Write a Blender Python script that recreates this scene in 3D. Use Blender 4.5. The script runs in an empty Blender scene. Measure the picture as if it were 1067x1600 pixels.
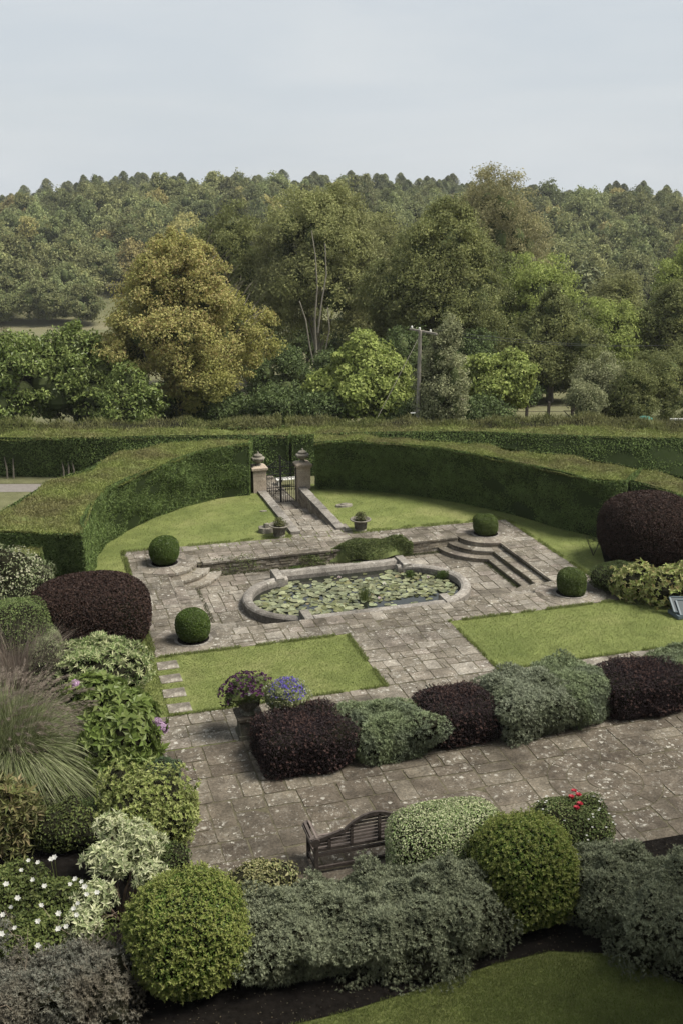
import bpy, math, random
import numpy as np
from mathutils import Vector, Matrix
from mathutils.geometry import tessellate_polygon
PI = math.pi
rad = math.radians
SC = bpy.context.scene
COL = SC.collection

# ------------------------------------------------------------------ camera
F_PX, PITCH, ROLL, YAW, EYE = 1641.4, rad(17.19), rad(-0.2116), rad(-16.505), 12.0
def ray(px, py):
    x = px - 533.5; y = 800 - py
    c, s = math.cos(ROLL), math.sin(ROLL); x, y = c*x - s*y, s*x + c*y
    d = (x, F_PX*math.cos(PITCH) + y*math.sin(PITCH), -F_PX*math.sin(PITCH) + y*math.cos(PITCH))
    c, s = math.cos(YAW), math.sin(YAW)
    return Vector((c*d[0] - s*d[1], s*d[0] + c*d[1], d[2]))
def at(px, py, z=0.0):
    r = ray(px, py); t = (z - EYE)/r.z
    return Vector((r.x*t, r.y*t, z))
FWD = ray(533.5, 800).normalized()
HEAD = Vector((FWD.x, FWD.y, 0)).normalized()
def atd(px, py, D):
    r = ray(px, py); t = D/(r.x*HEAD.x + r.y*HEAD.y)
    return Vector((r.x*t, r.y*t, EYE + r.z*t))
def ppm(p):
    return F_PX/((Vector(p) - Vector((0, 0, EYE))).dot(FWD))
cam = bpy.data.cameras.new('camera'); co = bpy.data.objects.new('camera', cam); COL.objects.link(co)
co.location = (0, 0, EYE)
c0 = ray(533.5, 800).normalized(); cr = (ray(933.5, 800) - ray(533.5, 800)).normalized(); cu = cr.cross(c0).normalized()
co.matrix_world = Matrix(((cr.x, cu.x, -c0.x, 0), (cr.y, cu.y, -c0.y, 0), (cr.z, cu.z, -c0.z, EYE), (0, 0, 0, 1)))
cam.sensor_fit = 'VERTICAL'; cam.sensor_height = 36.0; cam.lens = F_PX/1600*36.0
cam.clip_start = 0.1; cam.clip_end = 6000
SC.camera = co

# ------------------------------------------------------------------ light
SUN_EL, SUN_AZ = 57.0, -24.0          # azimuth measured from +x towards +y
w = bpy.data.worlds.new('World'); SC.world = w; w.use_nodes = True
nt = w.node_tree; nt.nodes.clear()
def N(nt, t, **k):
    n = nt.nodes.new(t)
    for a, b in k.items(): setattr(n, a, b)
    return n
out = N(nt, 'ShaderNodeOutputWorld'); bg = N(nt, 'ShaderNodeBackground')
sky = N(nt, 'ShaderNodeTexSky', sky_type='NISHITA'); sky.sun_disc = False
sky.sun_elevation = rad(SUN_EL); sky.sun_rotation = rad(90 - SUN_AZ); sky.air_density = 1.0; sky.dust_density = 2.0; sky.ozone_density = 1.0
tc = N(nt, 'ShaderNodeTexCoord'); mp = N(nt, 'ShaderNodeMapping'); mp.inputs['Scale'].default_value = (1.1, 1.1, 4.5)
nz = N(nt, 'ShaderNodeTexNoise'); nz.inputs['Scale'].default_value = 2.2; nz.inputs['Detail'].default_value = 8; nz.inputs['Roughness'].default_value = .55
rp = N(nt, 'ShaderNodeValToRGB'); rp.color_ramp.elements[0].position = .36; rp.color_ramp.elements[1].position = .68
rp.color_ramp.elements[0].color = (.88,)*3 + (1,); rp.color_ramp.elements[1].color = (.98,)*3 + (1,)
mx = N(nt, 'ShaderNodeMixRGB'); mx.inputs[2].default_value = (5.75, 6.12, 6.45, 1)
nz2 = N(nt, 'ShaderNodeTexNoise'); nz2.inputs['Scale'].default_value = 3.2; nz2.inputs['Detail'].default_value = 9; nz2.inputs['Roughness'].default_value = .6; nz2.inputs['Distortion'].default_value = .4
mp2 = N(nt, 'ShaderNodeMapping'); mp2.inputs['Scale'].default_value = (1, 1, 5.5); mp2.inputs['Location'].default_value = (.3, .7, 0)
rp2 = N(nt, 'ShaderNodeValToRGB'); rp2.color_ramp.elements[0].position = .38; rp2.color_ramp.elements[1].position = .66; rp2.color_ramp.elements[0].color = (.95, .965, .98, 1); rp2.color_ramp.elements[1].color = (1.03, 1.025, 1.015, 1)
mx2 = N(nt, 'ShaderNodeMixRGB', blend_type='MULTIPLY'); mx2.inputs[0].default_value = 1
for a, b in ((tc.outputs['Generated'], mp2.inputs[0]), (mp2.outputs[0], nz2.inputs[0]), (nz2.outputs[0], rp2.inputs[0]), (rp2.outputs[0], mx2.inputs[2]), (mx.outputs[0], mx2.inputs[1])): nt.links.new(a, b)
for a, b in ((tc.outputs['Generated'], mp.inputs[0]), (mp.outputs[0], nz.inputs[0]), (nz.outputs[0], rp.inputs[0]),
             (rp.outputs[0], mx.inputs[0]), (sky.outputs[0], mx.inputs[1]), (mx2.outputs[0], bg.inputs[0]), (bg.outputs[0], out.inputs[0])):
    nt.links.new(a, b)
bg.inputs[1].default_value = 0.068
sl = bpy.data.lights.new('sun', 'SUN'); so = bpy.data.objects.new('sun', sl); COL.objects.link(so)
sl.energy = 4.1; sl.angle = rad(22); sl.color = (1.0, .95, .86)
e, a = rad(SUN_EL), rad(SUN_AZ)
so.rotation_euler = Vector((math.cos(e)*math.cos(a), math.cos(e)*math.sin(a), math.sin(e))).to_track_quat('Z', 'Y').to_euler()
SC.view_settings.view_transform = 'Standard'; SC.view_settings.look = 'None'; SC.view_settings.gamma = 1
SC.view_settings.exposure = 0.78
SC.cycles.max_bounces = 6; SC.cycles.diffuse_bounces = 3; SC.cycles.glossy_bounces = 2; SC.cycles.transmission_bounces = 3
SC.cycles.volume_bounces = 0; SC.cycles.transparent_max_bounces = 4
SC.cycles.use_denoising = True

# ------------------------------------------------------------------ materials
def new_mat(name):
    m = bpy.data.materials.new(name); m.use_nodes = True; t = m.node_tree; t.nodes.clear()
    o = N(t, 'ShaderNodeOutputMaterial'); return m, t, o
def ramp(t, stops):
    r = N(t, 'ShaderNodeValToRGB'); e = r.color_ramp.elements
    if len(stops) == 1: stops = [(0, stops[0][1]), (1, stops[0][1])]
    while len(e) < len(stops): e.new(.5)
    for k, (p, c) in enumerate(stops): e[k].position = p; e[k].color = (c[0], c[1], c[2], 1)
    return r
def leaf_mat(name, cols, patch=None, patch_scale=.35, trans=.28, rough=.55, objvar=0, vary=.35):
    """cols: colours picked leaf by leaf; patch: a second tone in big soft patches"""
    m, t, o = new_mat(name); L = t.links.new
    g = N(t, 'ShaderNodeNewGeometry'); n = len(cols)
    r = ramp(t, [((i/(n - 1)) if n > 1 else 0, c) for i, c in enumerate(cols)])
    L(g.outputs['Random Per Island'], r.inputs[0]); c = r.outputs[0]
    tcn = N(t, 'ShaderNodeTexCoord')
    ns = N(t, 'ShaderNodeTexNoise'); ns.inputs['Scale'].default_value = patch_scale; ns.inputs['Detail'].default_value = 5
    L(tcn.outputs['Object'], ns.inputs[0])
    if patch:
        pr = ramp(t, [(.42, (0, 0, 0)), (.62, (1, 1, 1))]); L(ns.outputs[0], pr.inputs[0])
        mm = N(t, 'ShaderNodeMixRGB'); L(pr.outputs[0], mm.inputs[0]); L(c, mm.inputs[1]); mm.inputs[2].default_value = (*patch, 1)
        ms = N(t, 'ShaderNodeMath', operation='MULTIPLY'); L(pr.outputs[0], ms.inputs[0]); ms.inputs[1].default_value = .75; L(ms.outputs[0], mm.inputs[0]); c = mm.outputs[0]
    hs = N(t, 'ShaderNodeHueSaturation'); L(c, hs.inputs['Color'])
    n2 = N(t, 'ShaderNodeTexNoise'); n2.inputs['Scale'].default_value = patch_scale*5; L(tcn.outputs['Object'], n2.inputs[0])
    mr = N(t, 'ShaderNodeMapRange'); mr.inputs['From Min'].default_value = .3; mr.inputs['From Max'].default_value = .7
    mr.inputs['To Min'].default_value = 1 - vary; mr.inputs['To Max'].default_value = 1 + vary; L(n2.outputs[0], mr.inputs[0])
    v = mr.outputs[0]
    if objvar:
        oi = N(t, 'ShaderNodeObjectInfo'); m2 = N(t, 'ShaderNodeMapRange'); L(oi.outputs['Random'], m2.inputs[0])
        m2.inputs['To Min'].default_value = 1 - objvar; m2.inputs['To Max'].default_value = 1 + objvar
        mu = N(t, 'ShaderNodeMath', operation='MULTIPLY'); L(v, mu.inputs[0]); L(m2.outputs[0], mu.inputs[1]); v = mu.outputs[0]
        wn = N(t, 'ShaderNodeTexWhiteNoise', noise_dimensions='1D'); L(oi.outputs['Random'], wn.inputs['W'])
        m3 = N(t, 'ShaderNodeMapRange'); L(wn.outputs['Value'], m3.inputs[0]); m3.inputs['To Min'].default_value = .482; m3.inputs['To Max'].default_value = .518
        L(m3.outputs[0], hs.inputs['Hue'])
    L(v, hs.inputs['Value'])
    p = N(t, 'ShaderNodeBsdfPrincipled'); p.inputs['Roughness'].default_value = rough; p.inputs['Specular IOR Level'].default_value = .18
    tr = N(t, 'ShaderNodeBsdfTranslucent'); L(hs.outputs[0], p.inputs['Base Color']); L(hs.outputs[0], tr.inputs[0])
    mixs = N(t, 'ShaderNodeMixShader'); mixs.inputs[0].default_value = trans
    L(p.outputs[0], mixs.inputs[1]); L(tr.outputs[0], mixs.inputs[2]); L(mixs.outputs[0], o.inputs[0])
    return m
def plain(name, c, rough=.7, metal=0, noise=0, scale=6, bump=0):
    m, t, o = new_mat(name); L = t.links.new
    p = N(t, 'ShaderNodeBsdfPrincipled'); p.inputs['Specular IOR Level'].default_value = .04 if rough >= .95 else .25; p.inputs['Roughness'].default_value = rough; p.inputs['Metallic'].default_value = metal
    p.inputs['Base Color'].default_value = (*c, 1); L(p.outputs[0], o.inputs[0])
    if noise:
        tcn = N(t, 'ShaderNodeTexCoord'); ns = N(t, 'ShaderNodeTexNoise'); ns.inputs['Scale'].default_value = scale; ns.inputs['Detail'].default_value = 8
        ns.inputs['Roughness'].default_value = .65
        L(tcn.outputs['Object'], ns.inputs[0])
        r = ramp(t, [(.3, [x*(1 - noise) for x in c]), (.7, [min(1, x*(1 + noise)) for x in c])]); L(ns.outputs[0], r.inputs[0]); L(r.outputs[0], p.inputs['Base Color'])
        if bump:
            b = N(t, 'ShaderNodeBump'); b.inputs['Strength'].default_value = bump; b.inputs['Distance'].default_value = .03; L(ns.outputs[0], b.inputs['Height']); L(b.outputs[0], p.inputs['Normal'])
    return m
def stone_mat(name, cols, lichen=(.42, .41, .37), lich=.5, moss=None, mossamt=.45, scale=1.0, dark=.55, big=.35, rough=.9):
    """weathered stone: tone per block, blotches, round pale lichen in drifts, moss"""
    m, t, o = new_mat(name); L = t.links.new
    g = N(t, 'ShaderNodeNewGeometry'); n = len(cols)
    r = ramp(t, [(i/max(1, n - 1), c) for i, c in enumerate(cols)]); L(g.outputs['Random Per Island'], r.inputs[0])
    tcn = N(t, 'ShaderNodeTexCoord'); P = tcn.outputs['Object']
    def noise(s, d=8, ro=.6):
        x = N(t, 'ShaderNodeTexNoise'); x.inputs['Scale'].default_value = s; x.inputs['Detail'].default_value = d; x.inputs['Roughness'].default_value = ro; L(P, x.inputs[0]); return x.outputs[0]
    def mixc(fac, a, b, bt='MIX'):
        x = N(t, 'ShaderNodeMixRGB', blend_type=bt)
        if hasattr(fac, 'links'): L(fac, x.inputs[0])
        else: x.inputs[0].default_value = fac
        for i, s in ((1, a), (2, b)):
            if hasattr(s, 'links'): L(s, x.inputs[i])
            else: x.inputs[i].default_value = (*s, 1)
        return x.outputs[0]
    def mul(a, b):
        x = N(t, 'ShaderNodeMath', operation='MULTIPLY')
        for i, s in ((0, a), (1, b)):
            if hasattr(s, 'links'): L(s, x.inputs[i])
            else: x.inputs[i].default_value = s
        return x.outputs[0]
    c = r.outputs[0]
    b1 = ramp(t, [(.32, (dark,)*3), (.66, (1.22,)*3)]); L(noise(2.2*scale, 10, .68), b1.inputs[0]); c = mixc(1, c, b1.outputs[0], 'MULTIPLY')
    b0 = ramp(t, [(.35, (1 - big,)*3), (.65, (1 + big*.6,)*3)]); L(noise(.45*scale, 4), b0.inputs[0]); c = mixc(1, c, b0.outputs[0], 'MULTIPLY')
    b2 = ramp(t, [(.35, (.62,)*3), (.65, (1.25,)*3)]); L(noise(22*scale, 6, .7), b2.inputs[0]); c = mixc(1, c, b2.outputs[0], 'MULTIPLY')
    if lich:
        drift = ramp(t, [(.40, (0, 0, 0)), (.56, (1, 1, 1))]); L(noise(.9*scale, 4), drift.inputs[0])
        for s, th, f in ((7.5, .36, .8), (14, .42, .85), (3.2, .22, .7)):
            wv = N(t, 'ShaderNodeTexNoise'); wv.inputs['Scale'].default_value = s*1.3; wv.inputs['Detail'].default_value = 4; L(P, wv.inputs[0])
            ad = N(t, 'ShaderNodeMixRGB', blend_type='LINEAR_LIGHT'); ad.inputs[0].default_value = .09; L(P, ad.inputs[1]); L(wv.outputs['Color'], ad.inputs[2])
            v = N(t, 'ShaderNodeTexVoronoi'); v.inputs['Scale'].default_value = s*scale; L(ad.outputs[0], v.inputs['Vector'])
            sep = N(t, 'ShaderNodeSeparateColor'); L(v.outputs['Color'], sep.inputs[0])
            # each cell has its own blob radius, many have none
            rr = N(t, 'ShaderNodeMapRange'); rr.inputs['From Min'].default_value = .45; rr.inputs['To Min'].default_value = 0; rr.inputs['To Max'].default_value = th; L(sep.outputs[0], rr.inputs[0])
            lt = N(t, 'ShaderNodeMath', operation='SUBTRACT'); L(rr.outputs[0], lt.inputs[0]); L(v.outputs['Distance'], lt.inputs[1])
            st = ramp(t, [(.0, (0, 0, 0)), (.06, (1, 1, 1))]); L(lt.outputs[0], st.inputs[0])
            dr = drift.outputs[0] if s != 3.2 else 1.0
            c = mixc(mul(mul(st.outputs[0], dr), f*lich*1.6 if lich < .6 else f), c, lichen)
        # thin chalky bloom
        sp = ramp(t, [(.53, (0, 0, 0)), (.64, (1, 1, 1))]); L(noise(5*scale, 10, .8), sp.inputs[0])
        c = mixc(mul(mul(sp.outputs[0], drift.outputs[0]), lich*.8), c, lichen)
    if moss:
        ms = ramp(t, [(1 - mossamt, (0, 0, 0)), (1 - mossamt + .12, (1, 1, 1))]); L(noise(1.6*scale, 8, .7), ms.inputs[0])
        c = mixc(mul(ms.outputs[0], .8), c, moss)
    p = N(t, 'ShaderNodeBsdfPrincipled'); p.inputs['Roughness'].default_value = rough; p.inputs['Specular IOR Level'].default_value = .12; L(c, p.inputs['Base Color'])
    b = N(t, 'ShaderNodeBump'); b.inputs['Strength'].default_value = .5; b.inputs['Distance'].default_value = .02; L(noise(9*scale, 10, .7), b.inputs['Height']); L(b.outputs[0], p.inputs['Normal'])
    L(p.outputs[0], o.inputs[0]); return m
def grass_mat(name, a, b, c3, scale=.25):
    m, t, o = new_mat(name); L = t.links.new
    tcn = N(t, 'ShaderNodeTexCoord'); P = tcn.outputs['Object']
    def noise(s, d=8, ro=.6):
        x = N(t, 'ShaderNodeTexNoise'); x.inputs['Scale'].default_value = s; x.inputs['Detail'].default_value = d; x.inputs['Roughness'].default_value = ro; L(P, x.inputs[0]); return x.outputs[0]
    r = ramp(t, [(.36, a), (.52, b), (.66, c3)]); L(noise(scale, 9, .62), r.inputs[0])
    r2 = ramp(t, [(.3, (.72,)*3), (.7, (1.25,)*3)]); L(noise(14, 8, .75), r2.inputs[0])
    r3 = ramp(t, [(.3, (.82,)*3), (.7, (1.15,)*3)]); L(noise(2.2, 4, .6), r3.inputs[0])
    mm = N(t, 'ShaderNodeMixRGB', blend_type='MULTIPLY'); mm.inputs[0].default_value = 1; L(r.outputs[0], mm.inputs[1]); L(r2.outputs[0], mm.inputs[2])
    m3 = N(t, 'ShaderNodeMixRGB', blend_type='MULTIPLY'); m3.inputs[0].default_value = 1; L(mm.outputs[0], m3.inputs[1]); L(r3.outputs[0], m3.inputs[2])
    p = N(t, 'ShaderNodeBsdfPrincipled'); p.inputs['Roughness'].default_value = .9; p.inputs['Specular IOR Level'].default_value = .1; L(m3.outputs[0], p.inputs['Base Color'])
    bu = N(t, 'ShaderNodeBump'); bu.inputs['Strength'].default_value = .7; bu.inputs['Distance'].default_value = .04; L(noise(30, 6, .8), bu.inputs['Height']); L(bu.outputs[0], p.inputs['Normal'])
    L(p.outputs[0], o.inputs[0]); return m

# ------------------------------------------------------------------ mesh builder
def unit(a): return a/np.maximum(np.linalg.norm(a, axis=-1, keepdims=True), 1e-9)
class MB:
    def __init__(s): s.V = []; s.F = []; s.n = 0
    def add(s, V, F, m=0):
        V = np.asarray(V, float).reshape(-1, 3); F = np.asarray(F, int)
        s.V.append(V); s.F.append((F + s.n, m)); s.n += len(V); return s
    def ngon(s, pts, m=0): return s.add(pts, [list(range(len(pts)))], m)
    def box(s, x0, x1, y0, y1, z0, z1, m=0):
        V = [(x, y, z) for z in (z0, z1) for y in (y0, y1) for x in (x0, x1)]
        return s.add(V, [(0, 2, 3, 1), (4, 5, 7, 6), (0, 1, 5, 4), (2, 6, 7, 3), (0, 4, 6, 2), (1, 3, 7, 5)], m)
    def prism(s, poly, z0, z1, m=0, dz=None, taper=0.0):
        """poly: 2-D outline (counter-clockwise), top corners may sit at their own heights"""
        n = len(poly); P = np.array(poly, float); c = P.mean(0)
        T = P + (c - P)*taper
        top = np.c_[T, np.full(n, z1) + (0 if dz is None else np.array(dz))]; bot = np.c_[P, np.full(n, z0)]
        s.add(np.r_[bot, top], [(i, (i + 1) % n, n + (i + 1) % n, n + i) for i in range(n)], m)
        k = s.n - n; s.F.append((np.array([[k + i for i in range(n)]]), m))
        return s
    def bar(s, a, b, w, h, m=0, up=(0, 0, 1)):
        a = Vector(a); b = Vector(b); d = (b - a).normalized(); u = Vector(up)
        if abs(d.dot(u)) > .98: u = Vector((1, 0, 0))
        r = d.cross(u).normalized(); u = r.cross(d)
        V = [tuple(p + r*(i*w/2) + u*(j*h/2)) for p in (a, b) for j in (-1, 1) for i in (-1, 1)]
        return s.add(V, [(0, 1, 3, 2), (4, 6, 7, 5), (0, 4, 5, 1), (2, 3, 7, 6), (0, 2, 6, 4), (1, 5, 7, 3)], m)
    def tube(s, pts, r, k=6, m=0, cap=True):
        P = np.array([tuple(p) for p in pts], float); n = len(P)
        R = np.full(n, r) if np.isscalar(r) else np.array(r, float)
        T = unit(np.gradient(P, axis=0)); ref = np.array([.31, .17, .93]) if abs(T[0][2]) < .9 else np.array([1., .1, 0])
        U = unit(np.cross(T, ref)); W = np.cross(T, U); a = np.arange(k)*2*PI/k
        V = (P[:, None, :] + R[:, None, None]*(np.cos(a)[None, :, None]*U[:, None, :] + np.sin(a)[None, :, None]*W[:, None, :])).reshape(-1, 3)
        F = [(i*k + j, i*k + (j + 1) % k, (i + 1)*k + (j + 1) % k, (i + 1)*k + j) for i in range(n - 1) for j in range(k)]
        s.add(V, F, m)
        if cap:
            b = s.n - n*k; s.F.append((np.array([[b + j for j in range(k)][::-1], [b + (n - 1)*k + j for j in range(k)]]), m))
        return s
    def lathe(s, c, prof, k=24, m=0, sq=0):
        a = np.arange(k)*2*PI/k; V = []
        for (r, z) in prof: V += [(c[0] + r*math.cos(t), c[1] + r*math.sin(t), c[2] + z) for t in a]
        n = len(prof)
        s.add(V, [(i*k + j, i*k + (j + 1) % k, (i + 1)*k + (j + 1) % k, (i + 1)*k + j) for i in range(n - 1) for j in range(k)], m)
        b = s.n - n*k; s.F.append((np.array([[b + (n - 1)*k + j for j in range(k)]]), m)); return s
    def leaves(s, P, T, Nn, L, W, m=0, fold=.12, seg=1):
        """one folded pointed blade at each P, along T, facing Nn"""
        n = len(P)
        if n == 0: return s
        T = unit(T); B = unit(np.cross(Nn, T)); Q = np.cross(T, B)
        L = np.broadcast_to(np.asarray(L, float), (n,))[:, None]; W = np.broadcast_to(np.asarray(W, float), (n,))[:, None]
        mid = P + T*L*.45 - Q*L*fold*0
        V = np.stack([P, mid + B*W*.5 + Q*W*fold*2, P + T*L - Q*L*fold, mid - B*W*.5 + Q*W*fold*2], 1).reshape(-1, 3)
        return s.add(V, np.arange(4*n).reshape(n, 4), m)
    def build(s, name, mats, parent=None, loc=None, smooth=False):
        V = np.concatenate(s.V) if s.V else np.zeros((0, 3))
        if parent is not None: off = np.array(parent.location)
        elif loc is not None: off = np.array(loc, float)
        else: off = np.zeros(3)
        V = V - off
        me = bpy.data.meshes.new(name)
        me.vertices.add(len(V)); me.vertices.foreach_set('co', V.astype(np.float32).ravel())
        tot = [np.full(len(f), f.shape[1]) for f, m in s.F]; idx = [f.ravel() for f, m in s.F]; mi = [np.full(len(f), m) for f, m in s.F]
        tot = np.concatenate(tot).astype(np.int32); idx = np.concatenate(idx).astype(np.int32); mi = np.concatenate(mi).astype(np.int32)
        me.loops.add(len(idx)); me.loops.foreach_set('vertex_index', idx)
        me.polygons.add(len(tot)); st = np.r_[0, np.cumsum(tot)[:-1]].astype(np.int32)
        me.polygons.foreach_set('loop_start', st); me.polygons.foreach_set('loop_total', tot); me.polygons.foreach_set('material_index', mi)
        me.polygons.foreach_set('use_smooth', np.full(len(tot), bool(smooth)))
        for x in (mats if isinstance(mats, (list, tuple)) else [mats]): me.materials.append(x)
        me.update(calc_edges=True)
        o = bpy.data.objects.new(name, me); COL.objects.link(o)
        if parent is not None: o.parent = parent
        elif loc is not None: o.location = loc
        return o
def tag(o, label=None, cat=None, group=None, kind=None):
    if label: o['label'] = label
    if cat: o['category'] = cat
    if group: o['group'] = group
    if kind: o['kind'] = kind
    return o
def struct(o): o['kind'] = 'structure'; return o
def thing(name, label, cat, loc=(0, 0, 0), group=None):
    o = bpy.data.objects.new(name, None); COL.objects.link(o); o.location = loc; o.empty_display_size = .2
    return tag(o, label, cat, group)

# ---- foliage tools
def rdir(rng, n): return unit(rng.normal(size=(n, 3)))
def tangents(rng, Nn, bias=None, k=0.0):
    R = rdir(rng, len(Nn))
    if bias is not None: R = R + k*np.asarray(bias)
    return unit(R - Nn*(R*Nn).sum(1, keepdims=True))
def scatter(mb, rng, P, Nn, L, W, jit=.6, m=0, bias=None, k=0., var=.3, fold=.12):
    n = len(P); A = unit(Nn + jit*rng.normal(size=(n, 3))*.7); T = tangents(rng, A, bias, k)
    s = 1 + var*(rng.random(n)*2 - 1)
    mb.leaves(P - T*(L*s*.4)[:, None], T, A, L*s, W*s, m, fold)
def rosettes(mb, rng, P, Nn, k, L, W, lift=.6, m=0, var=.3):
    n = len(P); A = unit(Nn + .35*rng.normal(size=(n, 3))); U = tangents(rng, A); V = np.cross(A, U)
    for j in range(k):
        ph = 2*PI*j/k + rng.random(n)*.8
        D = U*np.cos(ph)[:, None] + V*np.sin(ph)[:, None]
        l = lift*(.5 + rng.random(n))[:, None]
        T = unit(D + A*l); s = 1 + var*(rng.random(n)*2 - 1)
        mb.leaves(P, T, unit(A - D*l*.7), L*s, W*s, m)
class Lump:
    def __init__(s, rng, K=26, amp=.12, sharp=14):
        s.c = rdir(rng, K); s.a = amp*(rng.random(K)*1.6 - .5); s.k = sharp
    def __call__(s, D): return (s.a[None, :]*np.exp((D@s.c.T - 1)*s.k)).sum(1)
def blob_pts(rng, n, c, R, p=2.2, lump=None, shell=.07, zmin=-.95):
    """points and outward normals over a lumpy super-ellipsoid; c is its centre"""
    D = rdir(rng, int(n*1.15)); D = D[D[:, 2] > zmin][:n]
    R = np.array(R, float); q = (np.abs(D/R)**p).sum(1)**(-1/p)
    # more points where the surface is stretched
    f = 1 + (lump(D) if lump is not None else 0); r = q*f*(1 - shell*rng.random(len(D))**1.5)
    P = D*r[:, None]; Nn = unit(np.sign(P)*np.abs(P/R)**(p - 1)/R)
    return P + np.array(c), Nn
def blob_core(mb, c, R, p=2.2, lump=None, s=.9, m=0, nu=28, nv=16):
    u = np.arange(nu)*2*PI/nu; v = np.linspace(-PI/2*.98, PI/2*.98, nv)
    D = np.stack([np.outer(np.cos(v), np.cos(u)), np.outer(np.cos(v), np.sin(u)), np.outer(np.sin(v), np.ones(nu))], -1).reshape(-1, 3)
    R = np.array(R, float); q = (np.abs(D/R)**p).sum(1)**(-1/p)*(1 + (lump(D) if lump is not None else 0))*s
    V = D*q[:, None] + np.array(c)
    mb.add(V, [(i*nu + j, i*nu + (j + 1) % nu, (i + 1)*nu + (j + 1) % nu, (i + 1)*nu + j) for i in range(nv - 1) for j in range(nu)], m)
def bush(name, label, cat, c, R, mat, n, L, W, p=2.3, jit=.6, seed=1, lump=(26, .12, 14), shell=.08, core=.9, style='leaf', k=5, lift=.7,
         bias=None, bk=0., group=None, parent=None, zc=None, tips=None, corem=None, zmin=-.95):
    """a shrub standing on the ground at c (base centre)"""
    rng = np.random.default_rng(seed); mb = MB(); cz = R[2]*.92 if zc is None else zc
    cc = (c[0], c[1], c[2] + cz); lu = Lump(rng, *lump)
    if core: blob_core(mb, cc, R, p, lu, core, 1 if corem else 0)
    P, Nn = blob_pts(rng, n, cc, R, p, lu, shell, zmin); ok = P[:, 2] > c[2] + .01; P, Nn = P[ok], Nn[ok]
    if style == 'leaf': scatter(mb, rng, P, Nn, L, W, jit, 0, bias, bk)
    else: rosettes(mb, rng, P, Nn, k, L, W, lift)
    mats = [mat, corem or mat]
    if tips:   # stray shoots standing off the clipped surface: (material, count, rise, leaf length, leaf width)
        tm, tn, rise, tl, tw = tips; Q, Qn = blob_pts(rng, tn, cc, R, p, lu, .03, -.6); A = unit(Qn + .5*rng.normal(size=Q.shape)*.6 + np.array([0, 0, .5])); h = rise*rng.random(len(Q))[:, None]**2
        for f in (.25, .6, 1.): rosettes(mb, rng, Q + A*h*f, A, 3, tl, tw, .9, m=2)
        mats.append(tm)
    if parent is not None: return mb.build(name, mats, parent)
    o = mb.build(name, mats, loc=(c[0], c[1], c[2])); tag(o, label, cat, group); return o

def surf(mb, rng, G, dens, L, W, jit=.5, m=0, core=True, rough=.05, coremat=None, up=0., flip=False, tuft=0):
    """leafy clipped surface over a grid of points G (r,c,3)"""
    G = np.asarray(G, float); r, c = G.shape[:2]
    A = G[:-1, :-1]; B = G[:-1, 1:]; C_ = G[1:, 1:]; D = G[1:, :-1]
    nn = np.cross(B - A, D - A); ar = np.linalg.norm(nn, axis=-1); nn = unit(nn)*(-1 if flip else 1)
    if core:
        Vg = G.copy(); gn = np.zeros_like(G); gn[:-1, :-1] += nn; gn[1:, 1:] += nn; gn[:-1, 1:] += nn; gn[1:, :-1] += nn
        Vg = Vg - unit(gn)*.05
        F = [(i*c + j, i*c + j + 1, (i + 1)*c + j + 1, (i + 1)*c + j) for i in range(r - 1) for j in range(c - 1)]
        mb.add(Vg.reshape(-1, 3), F, m if coremat is None else coremat)
    n = int(ar.sum()*dens); q = rng.choice(ar.size, n, p=(ar/ar.sum()).ravel()); i, j = np.unravel_index(q, ar.shape)
    u, v = rng.random(n)[:, None], rng.random(n)[:, None]
    P = A[i, j]*(1 - u)*(1 - v) + B[i, j]*u*(1 - v) + C_[i, j]*u*v + D[i, j]*(1 - u)*v
    Nn = nn[i, j]
    w_ = np.sin(P[:, 0]*3.1 + P[:, 2]*2.3 + 1.3) + np.sin(P[:, 1]*3.7 - P[:, 2]*4.1 + P[:, 0]*1.7) + np.sin(P[:, 2]*5.3 + P[:, 1]*2.1) + np.sin(P[:, 0]*.7 + P[:, 1]*.9)*1.3
    P = P + Nn*(rough*(w_*.28 + (rng.random(n) - .75)*1.0))[:, None]
    scatter(mb, rng, P, unit(Nn + np.array([0, 0, up])), L, W, jit, m, (0, 0, 1), .2)
    if tuft:
        k = int(n*tuft); T = unit(rng.normal(size=(k, 3))*.45 + np.array([0, 0, 1.])); mb.leaves(P[:k], T, rdir(rng, k), L*(.9 + 1.3*rng.random(k)), W*.8, m)
def line(pts, n):
    """evenly resampled polyline, slightly smoothed"""
    P = np.array([tuple(p) for p in pts], float); d = np.r_[0, np.cumsum(np.linalg.norm(np.diff(P, axis=0), axis=1))]
    t = np.linspace(0, d[-1], n); Q = np.stack([np.interp(t, d, P[:, k]) for k in range(3)], 1)
    for _ in range(max(1, n//14)): Q[1:-1] = (Q[:-2] + Q[1:-1]*2 + Q[2:])/4
    return Q
def loft(a, b, n):
    t = np.linspace(0, 1, n)[:, None, None]; return a[None]*(1 - t) + b[None]*t

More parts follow.
